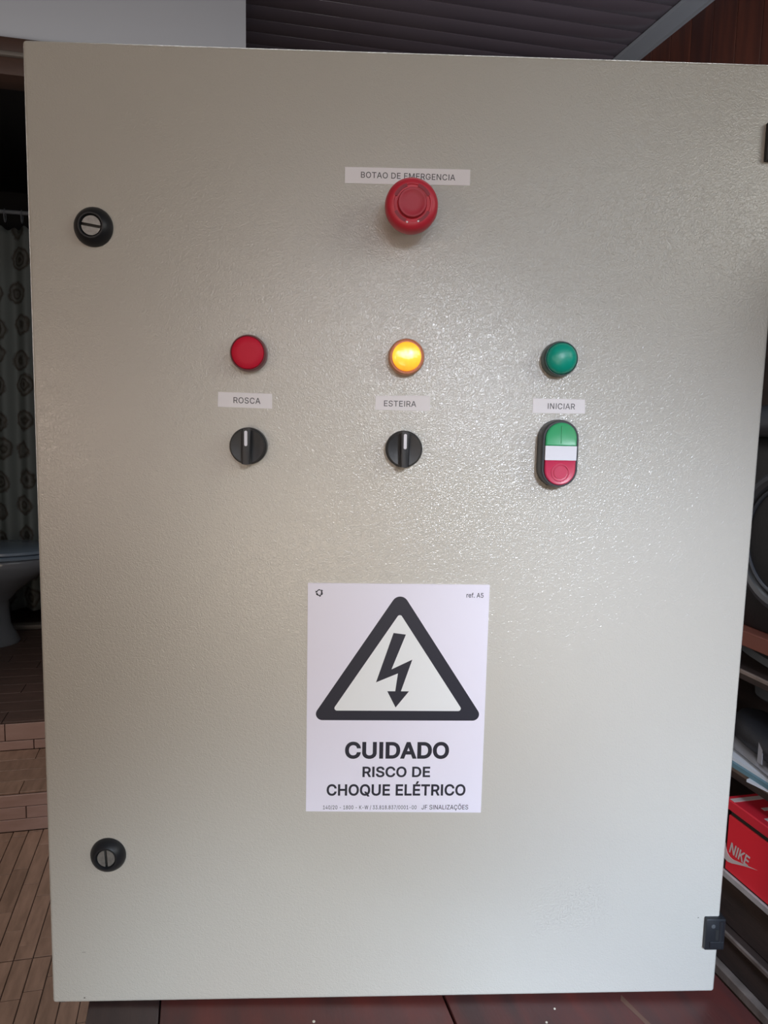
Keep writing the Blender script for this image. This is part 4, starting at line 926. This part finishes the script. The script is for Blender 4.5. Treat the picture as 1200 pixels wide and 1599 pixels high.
# double push button
cx, cz = 0.1262, 1.2470
def capsule(w, h, n=20):
    r_ = w / 2; out = []
    for k in range(n + 1): t = math.pi * k / n; out.append((cx + r_ * math.cos(t), cz + h / 2 - r_ + r_ * math.sin(t)))
    for k in range(n + 1): t = math.pi + math.pi * k / n; out.append((cx + r_ * math.cos(t), cz - h / 2 + r_ + r_ * math.sin(t)))
    return out
bm = NB(); loft(bm, [[(x, -y, z) for x, z in capsule(w, h)] for w, h, y in ((.0308, .0552, 0), (.0308, .0552, .011), (.0300, .0544, .0145), (.0288, .0532, .0160), (.0262, .0506, .0160), (.0260, .0504, .0145))])
db = cp('double_button', bm, 'black_plastic', label='black oval housing with green and red push buttons', base=(cx, 0, cz))
zt, zb = cz + .0066, cz - .0052
def half(top, ins=0.0):
    r_ = .0126 - ins; out = []
    if top:
        for k in range(25): t = math.pi * k / 24; out.append((cx + r_ * math.cos(t), max(zt + ins, cz + .0252 - .0126 + r_ * math.sin(t))))
        out += [(cx - r_, zt + ins), (cx + r_, zt + ins)]
    else:
        for k in range(25): t = math.pi + math.pi * k / 24; out.append((cx + r_ * math.cos(t), min(zb - ins, cz - .0252 + .0126 + r_ * math.sin(t))))
        out += [(cx + r_, zb - ins), (cx - r_, zb - ins)]
    return out
for top, m, nm in ((True, 'green_button', 'green start button'), (False, 'red_button', 'red stop button')):
    bm = NB(); loft(bm, [[(x, -y, z) for x, z in half(top, i)] for i, y in ((0, .0140), (0, .0172), (.0008, .0180), (.0022, .0176))])
    b1 = cp('push_button', bm, m, parent=db, label=nm, angle=30)
bm = NB(); plate(bm, [(cx - .00025, zt + .002), (cx + .00025, zt + .002), (cx + .00025, cz + .0228), (cx - .00025, cz + .0228)], -0.0174, -0.0183)
cp('button_ridge', bm, 'green_button', parent=db)
for r0, r1, y in ((.0074, .0064, .0184), (.0053, .0001, .0184)):
    bm = NB(); c1, c2 = cx + .0002, cz - .0150
    ring_plate(bm, ring_pts(c1, c2, r0, 40), ring_pts(c1, c2, r1, 40), -0.0172, -y); cp('button_ring', bm, 'red_button', parent=db)
bm = NB(); plate(bm, rounded_poly([(cx - .0128, zb + .0001), (cx + .0128, zb + .0001), (cx + .0128, zt - .0001), (cx - .0128, zt - .0001)], [.0003] * 4, 2), -0.0140, -0.0181)
cp('label_window', bm, 'white_plastic', parent=db, label='white centre plate')

# name strips
def strip(quad, txt, rect, label):
    bm = NB(); plate(bm, quad, 0.0, -0.00035)
    b0 = cp('name_strip', bm, 'tape', label=label, smooth=False)
    tb = text_bm(txt, *rect, -0.00035, 0.0001, bold=0.006, spacing=1.05)
    return b0, tb
def tilt(bm, cx, cz, s):
    for v in bm.verts: v.co.z += (v.co.x - cx) * s
for quad, txt, rect, s, lb in (
    ([(-.0515, 1.4563), (.0478, 1.4576), (.0478, 1.4697), (-.0515, 1.4686)], 'BOTAO DE EMERGENCIA', (-.0388, .0359, 1.4608, 1.4654), 0.002, 'white strip above the emergency button'),
    ([(-.1521, 1.2794), (-.1082, 1.2788), (-.1083, 1.2908), (-.1517, 1.2914)], 'ROSCA', (-.1393, -.1176, 1.2827, 1.2876), -0.015, 'white strip above the left selector switch'),
    ([(-.0243, 1.2796), (.0209, 1.2794), (.0206, 1.2919), (-.0240, 1.2910)], 'ESTEIRA', (-.0171, .0093, 1.2826, 1.2874), 0.0, 'white strip above the middle selector switch'),
    ([(.1058, 1.2796), (.1496, 1.2799), (.1490, 1.2915), (.1058, 1.2916)], 'INICIAR', (.1182, .1409, 1.2832, 1.2880), 0.0, 'white strip above the double button')):
    b0, tb = strip(quad, txt, rect, lb)
    tilt(tb, rect[0], 0, s); cp('lettering', tb, 'ink_soft', parent=b0)

# warning sign
SY = -0.0010
bm = NB(); plate(bm, rounded_poly([(-.0781, .9327), (.0750, .9313), (.0754, 1.1349), (-.0780, 1.1348)], [.0006] * 4, 3), 0.0, SY)
sg = cp('warning_sign', bm, 'sign_white', label='white warning sign with black triangle and lightning bolt', smooth=False)
out = rounded_poly([(-.0002, 1.1300), (-.0750, 1.0153), (.0750, 1.0153)], [.0072, .0056, .0056], 10)
inn = rounded_poly([(-.0002, 1.1098), (-.0563, 1.0239), (.0561, 1.0239)], [.0022, .0022, .0022], 10)
bm = NB(); ring_plate(bm, out, inn, SY, SY - 0.00012); cp('warning_triangle', bm, 'ink', parent=sg, smooth=False)
bm = NB(); plate(bm, inn, SY, SY - 0.00006); cp('triangle_field', bm, 'sign_inner', parent=sg, smooth=False)
bolt = [(-.0052, 1.0925), (.0053, 1.0912), (-.0063, 1.0606), (.0113, 1.0693), (.0022, 1.0413), (.0091, 1.0413), (-.0021, 1.0269), (-.0095, 1.0413), (-.0027, 1.0413), (-.0007, 1.0571), (-.0193, 1.0491)]
bm = NB(); vs = [bm.verts.new((x, SY - 0.00006, z)) for x, z in bolt]; f = bm.faces.new(vs)
ex_ = bmesh.ops.extrude_face_region(bm, geom=[f]); bmesh.ops.translate(bm, verts=[v for v in ex_['geom'] if isinstance(v, bmesh.types.BMVert)], vec=(0, -0.0001, 0))
bmesh.ops.triangulate(bm, faces=bm.faces[:]); cp('lightning_bolt', bm, 'ink', parent=sg, smooth=False)
for txt, rc, bo in (('CUIDADO', (-.0449, .0452, .9806, .9961), .030), ('RISCO DE', (-.0295, .0293, .9639, .9737), .022), ('CHOQUE ELÉTRICO', (-.0603, .0607, .9462, .9603), .022),
                    ('140/20 - 1800 - K-W / 33.818.837/0001-00', (-.0633, .0182, .9341, .9383), .006), ('JF SINALIZAÇÕES', (.0226, .0636, .9332, .9396), .006), ('ref. A5', (.0560, .0704, 1.1237, 1.1280), .010)):
    tb = text_bm(txt, rc[0], rc[1], rc[2], rc[3], SY, 0.0001, bold=bo, spacing=1.06 if len(txt) > 20 else 1.02)
    cp('lettering', tb, 'ink', parent=sg, smooth=False)
# recycling mark: three bent arrows
bm = NB(); rc = (-.0683, 1.1266)
for k in range(3):
    a = math.radians(90 + 120 * k)
    def T(x, y): return (rc[0] + x * math.cos(a) - y * math.sin(a), rc[1] + x * math.sin(a) + y * math.cos(a))
    plate(bm, [T(.0023, -.0011), T(.0030, -.0005), T(.0030, .0006), T(.0013, .0026), T(.0007, .0020), T(.0021, .0004), T(.0021, -.0003), T(.0016, -.0007)], SY, SY - 0.0001)
    plate(bm, [T(.0019, .0032), T(.0000, .0032), T(.0002, .0014)], SY, SY - 0.0001)
bmesh.ops.triangulate(bm, faces=bm.faces[:])
cp('recycling_mark', bm, 'ink', parent=sg, smooth=False)

# hinges
def hinge(x0, x1, z0, z1, label):
    bm = NB(); box(bm, x0, x1, -0.0045, 0.016, z0, z1, 0.0010, 2)
    h = cp('hinge', bm, 'black_plastic', label=label)
    bm = NB(); box(bm, x0 + .009, x0 + .012, -0.0048, -0.0040, z0 + .010, z1 - .010, 0.0); cp('hinge_slot', bm, 'dark_gasket', parent=h)
    bm = NB(); box(bm, x0 + .004, x1 - .001, -0.0056, -0.0042, z0 + .003, z0 + .0085, 0.0004, 1); cp('hinge_rib', bm, 'black_plastic', parent=h)
    bm = NB(); loft(bm, [[(x1 - .0035 + .0035 * math.cos(t), -0.002 + .0035 * math.sin(t), z) for t in [2 * math.pi * k / 16 for k in range(16)]] for z in (z0 + .002, z1 - .002)]); cp('hinge_barrel', bm, 'black_plastic', parent=h)
    bm = NB(); lathe_out(bm, x0 + .0065, z1 - .0068, [(.0022, .0040), (.0019, .0050), (.001, .0052)], 12); cp('hinge_screw', bm, 'pot_grey', parent=h)
hinge(0.2825, 0.3005, 0.8012, 0.8312, 'black lower hinge at the right edge')
hinge(0.2842, 0.3015, 1.4832, 1.5128, 'black upper hinge at the right edge')
# small scuffs in the paint
for x, z, w, h, t in ((-.2721, .8013, .0034, .0003, -.1), (-.2727, .7576, .0016, .0010, 0), (-.2925, .7539, .0060, .0004, .0), (.2768, .8299, .0016, .0006, 0)):
    bm = NB(); plate(bm, [(x - w / 2, z - h / 2), (x + w / 2, z - h / 2 + t * h), (x + w / 2 * .8, z + h / 2), (x - w / 2 * .7, z + h / 2 * .8)], 0.0, -0.00008)
    cp('paint_scuff', bm, 'chip', smooth=False)

for o in bpy.data.objects:
    if '_o' in o: del o['_o']
